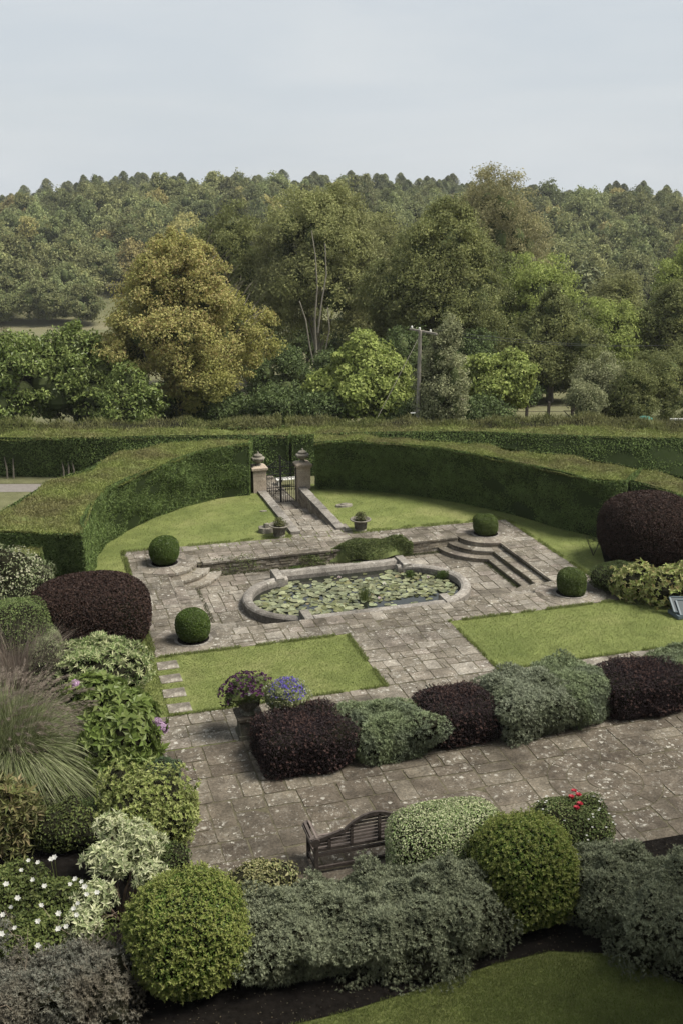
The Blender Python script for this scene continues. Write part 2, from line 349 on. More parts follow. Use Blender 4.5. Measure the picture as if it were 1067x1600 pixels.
# ------------------------------------------------------------------ colours (linear)
M = {}
M['lawn'] = grass_mat('lawn grass', (.10, .122, .037), (.135, .156, .05), (.18, .187, .072), .35)
M['lawn_far'] = grass_mat('meadow', (.10, .105, .05), (.135, .13, .07), (.165, .15, .09), .06)
M['soil'] = plain('dark soil', (.008, .0068, .0058), .95, noise=.6, scale=9, bump=.8)
M['tarmac'] = plain('drive', (.16, .145, .13), .9, noise=.15, scale=6)
M['joint'] = plain('mossy joints', (.078, .07, .047), .95, noise=.5, scale=7)
M['stone'] = stone_mat('york stone paving', [(0.135, 0.118, 0.093), (0.185, 0.163, 0.130), (0.115, 0.099, 0.076), (0.235, 0.212, 0.177), (0.150, 0.130, 0.102), (0.200, 0.172, 0.144), (0.125, 0.108, 0.082)], lichen=(.40, .385, .34), lich=.58, moss=(.075, .07, .038), mossamt=.40)
M['stone_dark'] = stone_mat('terrace paving', [(0.095, 0.079, 0.060), (0.125, 0.106, 0.082), (0.082, 0.067, 0.051), (0.150, 0.130, 0.100), (0.105, 0.087, 0.065)], lichen=(.36, .345, .30), lich=.58, moss=(.05, .045, .025), mossamt=.36)  # browner stone, with the house's shade also put into its tone
M['rim'] = stone_mat('pond stone', [(.19, .175, .155), (.22, .20, .175), (.17, .155, .135)], lich=.5, moss=(.085, .085, .04), mossamt=.38, dark=.62)
M['wall'] = stone_mat('dry stone', [(.22, .19, .145), (.31, .27, .21), (.16, .135, .105), (.26, .225, .17)], lich=.45, moss=(.09, .095, .04), mossamt=.42)
M['pillar'] = stone_mat('warm ashlar', [(.38, .31, .24), (.43, .36, .285), (.34, .275, .21), (.40, .33, .26)], lich=.2, dark=.78, big=.2)
M['urn'] = stone_mat('pale carved stone', [(.24, .22, .18)], lichen=(.33, .31, .26), lich=.35, moss=(.12, .105, .07), mossamt=.38, dark=.55, scale=1.6)
M['iron'] = plain('black iron', (.012, .012, .012), .5)
M['wood'] = plain('weathered dark teak', (.045, .036, .031), .75, noise=.45, scale=14, bump=.4)
M['wood_top'] = plain('worn teak slat', (.12, .098, .085), .8, noise=.3, scale=12, bump=.3)
M['bark'] = plain('grey bark', (.13, .115, .09), .9, noise=.4, scale=4, bump=.6)
M['bark_pale'] = plain('pale bark', (.22, .20, .16), .9, noise=.3, scale=2)
M['bark_dark'] = plain('dark bark', (.05, .042, .034), .9, noise=.4, scale=5)
M['pole'] = plain('grey timber pole', (.25, .225, .19), .9, noise=.25, scale=3)
M['white'] = plain('white paint', (.55, .54, .50), .6, noise=.1)
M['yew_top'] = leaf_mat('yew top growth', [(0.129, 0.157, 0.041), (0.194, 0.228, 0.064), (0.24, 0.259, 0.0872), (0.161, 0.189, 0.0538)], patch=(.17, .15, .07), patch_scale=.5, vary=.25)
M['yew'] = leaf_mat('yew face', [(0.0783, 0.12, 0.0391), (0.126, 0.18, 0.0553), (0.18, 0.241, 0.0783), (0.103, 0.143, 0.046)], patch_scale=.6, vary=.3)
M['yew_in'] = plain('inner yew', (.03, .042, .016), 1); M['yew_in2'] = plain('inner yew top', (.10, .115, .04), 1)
M['core'] = plain('inner shade', (.014, .014, .008), 1)  # near-black filler; shade between the leaves is put into its colour

# ------------------------------------------------------------------ terrain, lawns
def terrain_z(x, y):
    D = x*HEAD.x + y*HEAD.y; lat = x*HEAD.y - y*HEAD.x
    z = np.interp(D, [-200, 52, 70, 120, 215, 480, 700, 3000], [-.8, -.8, -2.4, -7.0, -15.5, 12.0, 10.0, -20])
    a = lat/np.maximum(D, 60)
    hump = np.interp(a, [-.5, -.33, -.27, -.2, -.05, .05, .13, .2, .27, .33, .5], [-8, -7.5, -3.2, 1.2, 2.2, 1.2, -1.2, -5.2, -2.4, -6.5, -7])
    return z + hump*np.clip((D - 240)/220, 0, 1)
def build_terrain():
    mb = MB(); rr = np.r_[0.01, np.linspace(8, 60, 14), np.linspace(66, 560, 62), 650, 800, 1100, 1600, 2600]; na = 120
    a = np.arange(na)*2*PI/na; R_, A_ = np.meshgrid(rr, a, indexing='ij')
    X = R_*np.cos(A_); Y = R_*np.sin(A_); Z = terrain_z(X, Y) + np.where(R_ > 62, np.sin(X*.05)*np.sin(Y*.043)*.5, 0)
    F = [(i*na + j, i*na + (j + 1) % na, (i + 1)*na + (j + 1) % na, (i + 1)*na + j) for i in range(len(rr) - 1) for j in range(na)]
    mb.add(np.stack([X, Y, Z], -1).reshape(-1, 3), F); return mb.build('terrain', M['lawn_far'], smooth=True)
struct(build_terrain())

def flat(name, loops, z, mat):
    vs = [[Vector((p[0], p[1], 0)) for p in l] for l in loops]; tri = tessellate_polygon(vs); P = [v for l in vs for v in l]
    mb = MB(); F = []
    for t in tri:
        a, b, c = (P[i] for i in t)
        F.append(t if (b - a).cross(c - a).z > 0 else t[::-1])
    mb.add([(p.x, p.y, z) for p in P], F); return struct(mb.build(name, mat))
HC = (9.75, 32.2)      # centre of the round hedge
lawn_out = [(-14, 3), (34, 3), (34, 31)] + [(HC[0] + 9.5*math.cos(t), max(31, HC[1] + 9.3*math.sin(t))) for t in np.linspace(-.1, PI + .1, 40)] + [(-14, 31)]
# keep the path slot open at the top of the circle
lw = [p for p in lawn_out if not (8.72 < p[0] < 10.28 and p[1] > 38)]
left = [p for p in lw if p[0] > 9.5 or p[1] <= 3.1]
i0 = [i for i, p in enumerate(lw) if p[1] > 38 and p[0] <= 9.5][0]
lw = lw[:i0] + [(10.28, 41.5), (10.28, 35.25), (8.72, 35.25), (8.72, 41.5)] + lw[i0:]
flat('lawn_ground', [lw, [(3.6, 27.2), (3.6, 33.25), (15.42, 33.25), (15.42, 27.2)]], 0.0, M['lawn'])
def shape(pts): return [(p.x, p.y) for p in pts]
# drive and grass beyond the hedge
dz = -.79
flat('drive', [shape([at(-260, 757, dz), at(120, 756, dz), at(90, 768, dz), at(-260, 771, dz)])], dz, M['tarmac'])
flat('side_lawn', [shape([at(-260, 771.5, dz), at(200, 768.5, dz), at(160, 900, dz), at(-260, 900, dz)])], dz, M['lawn_far'])
flat('verge', [shape([at(-260, 738, dz), at(130, 738, dz), at(130, 755.5, dz), at(-260, 756.5, dz)])], dz + .004, M['lawn_far'])
# planting beds
flat('soil_bed', [[(2.02, 22.3), (2.02, 15.5), (2.4, 14.95), (6.2, 15.0), (8.0, 15.15), (9.4, 15.2), (9.9, 15.0), (12.0, 14.95), (22, 14.95), (26, 9.5), (20, 6)] +
     shape([at(1300, 1560), at(1067, 1540), at(960, 1492), at(860, 1487), at(770, 1508), at(650, 1548), at(540, 1582), at(420, 1612)]) +
     [(0, 10.0), (-7, 10), (-7, 31.5), (.8, 31.5), (1.6, 29.0), (1.6, 24.0), (1.9, 22.6)]], 0.02, M['soil'])
flat('right_bed', [[(16.75, 27.0), (17.0, 26.0), (22, 25.2), (28, 25.4), (28, 31), (18.4, 30.5)]], 0.02, M['soil'])

# ------------------------------------------------------------------ the house the picture is taken from (its shade falls over the front bed)
hs = thing('stone_house', 'tall stone country house standing behind the viewpoint', 'house', (2, -6, -.8))
t = MB(); t.box(-16, 20, -11.5, -.75, -.8, 13.9); t.box(12.0, 21, -.75, 10.4, -.8, 12.4); t.build('wall', [plain('house stone', (.28, .24, .19), .9, noise=.2)], hs)  # second box is an unseen wing added to shade the near lawn
t = MB(); t.add([(-16.5, -.3, 13.95), (20.5, -.3, 13.95), (20.5, -12, 13.95), (-16.5, -12, 13.95), (-16.5, -6, 18.4), (20.5, -6, 18.4)], [(0, 1, 5, 4), (2, 3, 4, 5)]); t.add([(-16.5, -.3, 13.95), (-16.5, -6, 18.4), (-16.5, -12, 13.95), (20.5, -.3, 13.95), (20.5, -12, 13.95), (20.5, -6, 18.4)], [(0, 1, 2), (3, 4, 5)])
t.build('roof', [plain('roof slate', (.10, .09, .085), .8, noise=.2)], hs)
for i in range(8):
    for z in (1.2, 5.2, 9.2):
        x = -14 + i*4.4; t = MB(); t.box(x, x + 1.5, -.76, -.70, z - .8, z + 1.4); t.build('window', [plain('window glass', (.03, .035, .04), .1)] if 'window glass' not in bpy.data.materials else [bpy.data.materials['window glass']], hs)

# ------------------------------------------------------------------ paving
def clip(poly, conv):
    """Sutherland-Hodgman, conv counter-clockwise"""
    out_ = list(poly)
    for i in range(len(conv)):
        a, b = conv[i], conv[(i + 1) % len(conv)]; inp = out_; out_ = []
        side = lambda p: (b[0] - a[0])*(p[1] - a[1]) - (b[1] - a[1])*(p[0] - a[0])
        for j in range(len(inp)):
            p, q = inp[j - 1], inp[j]; sp, sq = side(p), side(q)
            if (sp >= 0) != (sq >= 0):
                t = sp/(sp - sq); out_.append((p[0] + (q[0] - p[0])*t, p[1] + (q[1] - p[1])*t))
            if sq >= 0: out_.append(q)
        if not out_: return []
    return out_
def area(p): return .5*sum(p[i - 1][0]*p[i][1] - p[i][0]*p[i - 1][1] for i in range(len(p)))
def split(rng, x0, x1, y0, y1, lo, hi):
    w_, h = x1 - x0, y1 - y0
    if (w_ < hi and h < hi and (rng.random() < .55 or max(w_, h) < lo*1.9)) or max(w_, h) < lo*1.6: return [(x0, x1, y0, y1)]
    f = .33 + .34*rng.random()
    if w_ > h*(.75 + .5*rng.random()): m = x0 + w_*f; return split(rng, x0, m, y0, y1, lo, hi) + split(rng, m, x1, y0, y1, lo, hi)
    m = y0 + h*f; return split(rng, x0, x1, y0, m, lo, hi) + split(rng, x0, x1, m, y1, lo, hi)
def slabs(mb, rng, conv, z, lo, hi, gap=.016, th=.05, avoid=None, wob=.012, ms=(0,)):
    xs = [p[0] for p in conv]; ys = [p[1] for p in conv]
    for (x0, x1, y0, y1) in split(rng, min(xs), max(xs), min(ys), max(ys), lo, hi):
        g = gap*(.5 + rng.random()); j = lambda: (rng.random() - .5)*wob*2
        q = [(x0 + g/2 + j(), y0 + g/2 + j()), (x1 - g/2 + j(), y0 + g/2 + j()), (x1 - g/2 + j(), y1 - g/2 + j()), (x0 + g/2 + j(), y1 - g/2 + j())]
        # broken corners and slightly wavy edges
        e = []
        for i in range(4):
            a, b = q[i], q[(i + 1) % 4]; L_ = math.hypot(b[0] - a[0], b[1] - a[1]); k = .03 + .09*rng.random()*(rng.random() < .4)
            e.append((a[0] + (b[0] - a[0])*k/L_*1.0, a[1] + (b[1] - a[1])*k/L_)); nn = ((b[1] - a[1])/L_, -(b[0] - a[0])/L_)
            for t in (.33, .67):
                o_ = (rng.random() - .65)*.024; e.append((a[0] + (b[0] - a[0])*t + nn[0]*o_, a[1] + (b[1] - a[1])*t + nn[1]*o_))
            e.append((b[0] - (b[0] - a[0])*(.03)/L_, b[1] - (b[1] - a[1])*(.03)/L_))
        e = clip(e, conv)
        if len(e) < 3 or area(e) < .006: continue
        if avoid and avoid(sum(p[0] for p in e)/len(e), sum(p[1] for p in e)/len(e)): continue
        h = (rng.random() - .5)*.012; tx, ty = (rng.random() - .5)*.016, (rng.random() - .5)*.016; cx = (x0 + x1)/2; cy = (y0 + y1)/2
        mb.prism(e, z - th, z, int(rng.choice(ms)), [h + (p[0] - cx)*tx + (p[1] - cy)*ty for p in e], taper=.012)
R_ = lambda x0, x1, y0, y1: [(x0, y0), (x1, y0), (x1, y1), (x0, y1)]
rng = np.random.default_rng(11)
LV = [0.012, -.145, -.295, -.43]         # paving, two treads, court
XL = [3.70, 4.12, 4.46]; XR = [15.3, 14.87, 14.53]; YB, YF = 33.08, 27.35
UP = [(2.52, 26.02), (16.68, 26.02), (16.62, 34.40), (2.54, 34.98)]
mb = MB()
for cv in ([(2.52, 26.02), (XL[0], 26.02), (XL[0], 34.93), (2.54, 34.98)], [(XR[0], 26.02), (16.68, 26.02), (16.62, 34.40), (XR[0], 34.46)],
           [(XL[0], YB + .02), (XR[0], YB + .02), (XR[0], 34.46), (XL[0], 34.93)], [(XL[0], 26.02), (XR[0], 26.02), (XR[0], YF), (XL[0], YF)]):
    slabs(mb, rng, cv, LV[0], .28, .74)
# mortar bodies under the slabs: their sides are the risers
for (x0, x1, y0, y1) in ((2.53, XL[0] - .012, 26.03, 34.9), (XR[0] + .012, 16.62, 26.03, 34.35), (XL[0] - .012, XR[0] + .012, YB + .03, 34.4), (XL[0] - .012, XR[0] + .012, 26.03, YF - .012)):
    mb.box(x0, x1, y0, y1, -.6, .004, 1)
struct(mb.build('upper_paving', [M['stone'], M['joint']]))
mb = MB()
slabs(mb, rng, R_(XL[0] - .5, XR[0] + .5, YF - .3, YB + .2), LV[3], .4, .95, gap=.017)
mb.box(XL[0] - .3, XR[0] + .3, YF - .3, YB + .2, -.62, LV[3] - .018, 1)
struct(mb.build('court_paving', [M['stone'], M['joint']]))
mb = MB(); slabs(mb, rng, R_(7.86, 10.95, 22.66, 26.0), .014, .30, .72); mb.box(7.87, 10.94, 22.6, 26.03, -.1, .006, 1)
struct(mb.build('central_path', [M['stone'], M['joint']]))
mb = MB(); slabs(mb, rng, R_(2.08, 30, 21.05, 22.64), .013, .4, .95); mb.box(2.09, 30, 21.06, 22.63, -.1, .004, 1)
struct(mb.build('cross_path', [M['stone'], M['joint']]))
# terrace with the bench, a round stone pattern let into it
CC = (10.85, 17.15)
mb = MB(); slabs(mb, rng, R_(2.0, 22, 14.9, 21.03), .012, .42, 1.1, gap=.019); mb.box(2.01, 22, 14.95, 21.03, -.1, .003, 1)
def ring(mb, rng, c, r0, r1, k, z, th=.05, gap=.02, ph=0., conv=None, m=0, wob=.006):
    for i in range(k):
        a0 = ph + 2*PI*i/k + gap/r1*.6; a1 = ph + 2*PI*(i + 1)/k - gap/r1*.6; t = np.linspace(a0, a1, 7)
        e = [(c[0] + r1*math.cos(x), c[1] + r1*math.sin(x)) for x in t] + [(c[0] + r0*math.cos(x), c[1] + r0*math.sin(x)) for x in t[::-1]]
        if conv:
            e = clip(e, conv)
            if len(e) < 3 or abs(area(e)) < .004: continue
        mb.prism(e, z - th - wob, z + (rng.random() - .7)*wob, m)
mb.lathe((CC[0], CC[1], 0), [(1.22, -.01), (1.2, .0175), (.02, .018)], 48, 1)
mb.lathe((CC[0], CC[1], 0), [(.375, -.01), (.37, .026), (.35, .029), (.01, .029)], 40, 0)
ring(mb, rng, CC, .40, .78, 7, .026, ph=.3); ring(mb, rng, CC, .80, 1.18, 11, .025)
struct(mb.build('terrace_paving', [M['stone_dark'], M['joint']]))
# steps: long treads either side, round platforms at the four corners
BALLS = [(3.73, 33.36), (15.22, 33.08), (3.68, 26.90), (15.34, 26.98)]
for side in (0, 1):
    root = thing('garden_steps', ['worn stone steps down into the pond court, beside the pond\'s left end', 'three worn stone steps between the two small box balls right of the pond'][side], 'steps',
                 ((XL[1], XR[1])[side], 30.2, LV[3]), 'stone steps into the sunken court')
    for k in (1, 2):
        t = MB(); a, b = sorted(((XL, XR)[side][k - 1], (XL, XR)[side][k])); zz = LV[k]
        slabs(t, rng, R_(a, b, YF, YB), zz, .3, .95, gap=.012); t.box(a + .005, b - .012, YF, YB, -.6, zz - .012, 1)
        t.build('tread', [M['stone'], M['joint']], root)
    # narrow stone nosing along the top riser
    t = MB(); x = (XL, XR)[side][0]; y = YF + .2
    while y < YB - 1.2:
        L_ = .5 + .5*rng.random(); d = 1 if side == 0 else -1
        t.box(min(x - d*.03, x + d*.025), max(x - d*.03, x + d*.025), y, min(y + L_ - .012, YB - 1.1), -.05, .022 + rng.random()*.006); y += L_
    t.build('nosing', [M['stone']], root)
for b, nm in zip(BALLS, ('back left', 'back right', 'front left', 'front right')):
    root = thing('corner_steps', {'back left': 'broken rounded corner steps under the clipped ball at the court\'s far left', 'back right': 'curved corner steps under the small box ball beyond the pond\'s right end',
                 'front left': 'rounded paving around the foot of the nearest box ball, left of the pond', 'front right': 'small curved steps at the near right corner of the court'}[nm], 'steps', (b[0], b[1], LV[3]), 'rounded corner steps')
    lim = [(2.58, 26.08), (16.58, 26.08), (16.55, 34.3), (2.6, 34.8)]
    for k, r in enumerate((1.08, 1.5, 1.88)):
        t = MB(); z = LV[k] + .006
        ring(t, rng, b, .46 if k == 0 else r - .48, r, 9 + k*3, z, th=.06, gap=.012 if nm != 'back left' else .04, ph=k*.3, conv=lim, wob=.006 if nm != 'back left' else .028)
        p = clip([(b[0] + (r - .02)*math.cos(x), b[1] + (r - .02)*math.sin(x)) for x in np.arange(40)*2*PI/40], lim)
        t.prism(p, -.6, z - .02, 1); t.build('tread', [M['stone'], M['wall'] if k else M['wall']], root)
    t = MB(); t.lathe((b[0], b[1], 0), [(.47, .0), (.44, .024), (.02, .026)], 24); t.build('soil_ring', M['soil'], root)
    t = MB(); ring(t, rng, b, .44, .53, 9, .032, th=.03, gap=.012); t.build('stone_edging', [M['rim']], root)

# dry-stone retaining wall behind the pond
def stone_courses(mb, rng, p0, p1, z0, z1f, th=.22, hmin=.05, hmax=.10, m=0):
    """courses of rough stones from p0 to p1; z1f(t) gives the top"""
    p0 = np.array(p0, float); p1 = np.array(p1, float); Ln = np.linalg.norm(p1 - p0); d = (p1 - p0)/Ln; nrm = np.array([-d[1], d[0]])
    z = z0
    while z < max(z1f(0), z1f(.5), z1f(1)):
        h = hmin + (hmax - hmin)*rng.random(); s = 0.0
        while s < Ln:
            l = .12 + .3*rng.random(); e = min(s + l, Ln)
            if e - s > .04 and z + h*.6 < z1f((s + e)/2/Ln):
                o1 = (rng.random() - .5)*.03; a = p0 + d*(s + .006); b = p0 + d*(e - .006); j = lambda: (rng.random() - .5)*.008
                q = [a - nrm*(th/2 + o1), b - nrm*(th/2 + o1 + j()), b + nrm*(th/2 - .01), a + nrm*(th/2 - .01)]
                mb.prism([tuple(v) for v in q], z + .004, min(z + h - .004, z1f((s + e)/2/Ln)), m, [j() for _ in range(4)])
            s = e
        z += h
root = thing('retaining_wall', 'low crumbling dry stone wall behind the pond with a creeper over it', 'wall', (9.5, YB, -.43))
t = MB(); stone_courses(t, rng, (4.9, YB - .02), (14.1, YB - .02), -.44, lambda u: -.03, th=.2, hmin=.045, hmax=.085); t.box(4.8, 14.2, YB - .08, YB + .05, -.6, -.05, 1)
t.build('stonework', [M['wall'], M['joint']], root)
t = MB(); x = 4.95
while x < 14.05:
    l = .35 + .45*rng.random(); t.prism([(x, YB - .14 - .03*rng.random()), (min(x + l - .012, 14.1), YB - .14 - .03*rng.random()), (min(x + l - .012, 14.1), YB + .2), (x, YB + .2)], -.035, .024, 0, [(rng.random() - .5)*.02 for _ in range(4)]); x += l
t.build('coping', [M['stone']], root)

# sunk path falling away to the gate, between two stone walls
GZ = -.70
def path_z(y): return float(np.interp(y, [35.2, 35.6, 41.0], [0.0, 0.0, GZ]))
mb = MB(); y = 34.45; k = 0
steps_y = [(34.45, 35.75, .012), (35.75, 36.9, -.13), (36.9, 38.1, -.27), (38.1, 39.4, -.41), (39.4, 41.0, -.56), (41.0, 46.0, GZ)]
for (y0, y1, z) in steps_y:
    a, b = (8.73, 10.27) if y0 > 35 else (8.5, 10.6)
    if y0 < 35: slabs(mb, rng, R_(8.45, 10.75, 34.62, 35.75), z, .3, .7)
    else: slabs(mb, rng, R_(a, b, y0, y1), z, .35, .75)
    mb.box(a, b, max(y0, 34.9), y1, -.85, z - .02, 1)
struct(mb.build('gate_path', [M['stone'], M['joint']]))
for sx, nm in ((8.66, 'left'), (10.36, 'right')):
    root = thing('path_wall', {'left': 'low pale coping wall on the left of the gate path', 'right': 'stone faced wall with pale coping on the right of the gate path'}[nm], 'wall', (sx, 38, GZ), 'walls along the gate path')
    t = MB(); s = 1 if nm == 'right' else -1
    if nm == 'right': stone_courses(t, rng, (sx - .02, 40.75), (sx - .02, 35.1), -.8, lambda u: .02, th=-.26, hmin=.06, hmax=.12)
    else: stone_courses(t, rng, (sx + .02, 35.3), (sx + .02, 40.75), -.8, lambda u: .02, th=-.26, hmin=.06, hmax=.12)
    t.box(sx - .1, sx + .1, 35.2, 40.75, -.85, 0, 1); t.build('stonework', [M['wall'], M['joint']], root)
    t = MB(); y = 35.05
    while y < 40.7:
        l = .55 + .4*rng.random(); e = min(y + l - .012, 40.72); h = .045 + .02*rng.random(); j = lambda: (rng.random() - .5)*.015
        t.prism([(sx - .17 + j(), y), (sx + .17 + j(), y), (sx + .17 + j(), e), (sx - .17 + j(), e)], .02, .02 + h + .035, 0, [j() for _ in range(4)]); y += l
    t.build('coping', [M['rim']], root)

# gate pillars with urn finials
def pillar(x, label):
    root = thing('gate_pillar', label, 'pillar', (x, 40.98, GZ), 'gate pillars')
    t = MB(); z = GZ - .1; r_ = .27; top = .92
    while z < top - .02:
        h = min(.16 + .06*rng.random(), top - z); k = int(rng.integers(0, 2)); sp = (rng.random()*.3 - .15)
        for (x0, x1) in ((-r_, sp), (sp, r_)) if k or rng.random() < .6 else ((-r_, r_),):
            o_ = (rng.random() - .5)*.008
            t.box(x + x0 + .003, x + x1 - .003, 40.98 - r_ - o_, 40.98 + r_ + o_, z + .004, z + h - .003)
        z += h
    t.box(x - r_ + .008, x + r_ - .008, 40.72, 41.24, GZ - .1, top); t.build('shaft', [M['pillar']], root)
    t = MB(); a = .335
    t.box(x - a + .03, x + a - .03, 40.98 - a + .03, 40.98 + a - .03, top, top + .05); t.box(x - a, x + a, 40.98 - a, 40.98 + a, top + .05, top + .13)
    b = .24; V = [(x + i*a, 40.98 + j*a, top + .13) for i, j in ((-1, -1), (1, -1), (1, 1), (-1, 1))] + [(x + i*b, 40.98 + j*b, top + .2) for i, j in ((-1, -1), (1, -1), (1, 1), (-1, 1))]
    t.add(V, [(0, 1, 5, 4), (1, 2, 6, 5), (2, 3, 7, 6), (3, 0, 4, 7), (4, 5, 6, 7)]); t.build('cap', [M['pillar']], root)
    return top + .2
pillar(8.6, 'pinkish stone gate pillar on the left of the iron gate'); pillar(10.47, 'pinkish stone gate pillar on the right of the iron gate, by the tall wall')
for x, lb in ((8.6, 'carved stone urn on the left gate pillar, its lid tip broken short'), (10.47, 'carved stone urn on the right gate pillar')):
    root = thing('urn_finial', lb, 'urn', (x, 40.98, 1.12), 'urns on the gate pillars')
    t = MB(); t.lathe((x, 40.98, 1.12), [(.13, 0), (.14, .03), (.09, .05), (.07, .08), (.10, .11), (.18, .15), (.235, .20), (.275, .27), (.29, .31), (.25, .335), (.19, .35)], 28); t.build('bowl', [M['urn']], root, smooth=True)
    t = MB(); t.lathe((x, 40.98, 1.12), [(.185, .345), (.19, .37), (.175, .385), (.19, .40), (.17, .43), (.11, .465), (.05, .485), (.035, .50), (.045, .53), (.02, .56), (.002, .575)], 28); t.build('lid', [M['urn']], root, smooth=True)
    t = MB()
    for q in range(4):
        an = q*PI/2 + .6; c_ = (x + .27*math.cos(an), 40.98 + .27*math.sin(an), 1.12 + .27); blob_core(t, c_, (.045, .045, .06), 2, None, 1, 0, 8, 6)
    t.build('lug', [M['urn']], root, smooth=True)

# iron gate, two leaves
root = thing('iron_gate', 'closed black wrought iron double gate between the stone pillars', 'gate', (9.53, 41.0, GZ))
def scroll(t, c, r, turns, sgn, m=0, th=.012, start=0.):
    pts = [(c[0] + r*(1 - .8*u)*math.cos(start + sgn*u*turns*2*PI), c[1], c[2] + r*(1 - .8*u)*math.sin(start + sgn*u*turns*2*PI)) for u in np.linspace(0, 1, 18)]
    t.tube(pts, th, 5, m)
for s in (-1, 1):
    t = MB(); xi = 9.53 + s*.02; xo = 9.53 + s*.66; Y = 41.0; Z = GZ + .05
    for x, wd, top in ((xi, .05 if s < 0 else .035, 2.08), (xo, .035, 1.62)): t.box(x - wd/2, x + wd/2, Y - .02, Y + .02, Z, Z + top)
    xa, xb = sorted((xi, xo))
    for zz in (.04, .72, 1.28, 1.6): t.box(xa, xb, Y - .014, Y + .014, Z + zz, Z + zz + .03)
    for i in range(1, 7):
        x = xa + (xb - xa)*i/7; t.tube([(x, Y, Z + .05), (x, Y, Z + (1.28 if i % 2 else .95))], .012, 5)
        if i % 2 == 0: t.tube([(x, Y, Z + .95), (x, Y, Z + 1.02)], [.022, .003], 5)
    for i in range(5):
        x = xa + (xb - xa)*(i + .5)/5; scroll(t, (x, Y, Z + 1.44), .075, 1.3, s); scroll(t, (x, Y, Z + 1.14), .055, 1.2, -s); scroll(t, (x, Y, Z + .62), .05, 1.2, s)
    pts = [(xo + (xi - xo)*u, Y, Z + 1.62 + .42*u**1.6) for u in np.linspace(0, 1, 9)]; t.tube(pts, .014, 5)
    for u, r in ((.25, .07), (.5, .10), (.75, .11)):
        scroll(t, (xo + (xi - xo)*u, Y, Z + 1.62 + .2*u), r, 1.4, s)
    t.tube([(xo, Y + .02, Z + .08), (xi, Y + .02, Z + .7)], .012, 5)
    t.build('gate_leaf', M['iron'], root)
t = MB(); t.tube([(9.5, 41, GZ + 2.1), (9.5, 41, GZ + 2.22)], [.03, .004], 6); t.box(9.47, 9.6, 40.97, 41.0, GZ + 1.0, GZ + 1.12); t.build('latch', M['iron'], root)
# white slatted table behind the gate
tp = at(449, 759, -.78); root = thing('slatted_table', 'small white slatted table seen through the iron gate', 'table', (tp.x, tp.y, -.78))
t = MB()
for i in range(7): t.box(tp.x - .5 + i*.135, tp.x - .5 + i*.135 + .11, tp.y - .22, tp.y + .22, -.46, -.43)
t.build('table_top', M['white'], root)
for i, j in ((-.42, -.18), (.42, -.18), (-.42, .18), (.42, .18)):
    t = MB(); t.box(tp.x + i - .02, tp.x + i + .02, tp.y + j - .02, tp.y + j + .02, -.79, -.46); t.build('leg', M['white'], root)

# ------------------------------------------------------------------ pond
WZ = -.385; TZ = -.15; PL, PR, PY, RO, RI = 7.50, 11.13, 29.62, 1.86, 1.55
root = thing('pond_surround', 'raised grey stone kerb around the lily pond, rounded at both ends', 'pond edging', (9.3, PY, -.43))
def rim_arc(c, a0, a1, n, name):
    t = MB(); prof = [(RO + .0, -.45), (RO + .01, TZ - .06), (RO - .03, TZ - .015), (RO - .1, TZ + .005), (RI + .08, TZ), (RI + .01, TZ - .04), (RI, TZ - .1), (RI + .02, -.45)]
    A = np.linspace(a0, a1, n + 1)
    for i in range(n):
        aa = np.linspace(A[i] + .004, A[i + 1] - .004, 7); V = [(c + r*math.cos(x), PY + r*math.sin(x), z) for x in aa for r, z in prof]; k = len(prof)
        t.add(V, [(p*k + q, p*k + q + 1, (p + 1)*k + q + 1, (p + 1)*k + q) for p in range(6) for q in range(k - 1)])
        t.F.append((np.array([[t.n - 7*k + q for q in range(k)], [t.n - k + q for q in range(k)][::-1]]), 0))
    t.build(name, [M['rim']], root)
rim_arc(PL, PI/2 + .04, 3*PI/2 - .02, 6, 'curved_kerb'); rim_arc(PR, -PI/2 + .04, PI/2 - .04, 6, 'curved_kerb')
def long_kerb(xs, y0, y1, z, round_=.06):
    for a, b in zip(xs[:-1], xs[1:]):
        t = MB(); pr = [(y0, -.45), (y0, z - round_), (y0 + round_*.6, z), (y1 - round_*.6, z), (y1, z - round_), (y1, -.45)]; k = len(pr)
        V = [(x, y, zz) for x in (a + .004, b - .004) for y, zz in pr]
        t.add(V, [(q, q + 1, k + q + 1, k + q) for q in range(k - 1)]); t.F.append((np.array([list(range(k))[::-1], [k + q for q in range(k)]]), 0)); t.build('straight_kerb', [M['rim']], root)
long_kerb([7.32, 9.5, 11.35], 31.62, 32.0, TZ + .02, .12)
long_kerb([7.30, 8.6, 9.9, 11.4], 27.36, 27.66, .0, .05)
for (x0, x1, y0, y1, z) in ((7.02, 7.30, 31.1, 32.03, TZ + .06), (11.37, 11.66, 31.15, 32.03, TZ + .08), (7.0, 7.28, 27.37, 28.1, .018), (11.42, 11.70, 27.37, 28.1, .018)):
    t = MB(); c_ = .02; P4 = [(x0, y0), (x1, y0), (x1, y1), (x0, y1)]; t.prism(P4, -.45, z - .02); t.prism(P4, z - .02, z, taper=.08); t.build('cross_block', [M['rim']], root)
m_, t_, o_ = new_mat('pond water'); p_ = N(t_, 'ShaderNodeBsdfPrincipled'); p_.inputs['Base Color'].default_value = (.012, .014, .010, 1); p_.inputs['Roughness'].default_value = .04; p_.inputs['Specular IOR Level'].default_value = .6
ns_ = N(t_, 'ShaderNodeTexNoise'); ns_.inputs['Scale'].default_value = 3; bu_ = N(t_, 'ShaderNodeBump'); bu_.inputs['Strength'].default_value = .06; bu_.inputs['Distance'].default_value = .02
t_.links.new(ns_.outputs[0], bu_.inputs['Height']); t_.links.new(bu_.outputs[0], p_.inputs['Normal']); t_.links.new(p_.outputs[0], o_.inputs[0]); M['water'] = m_
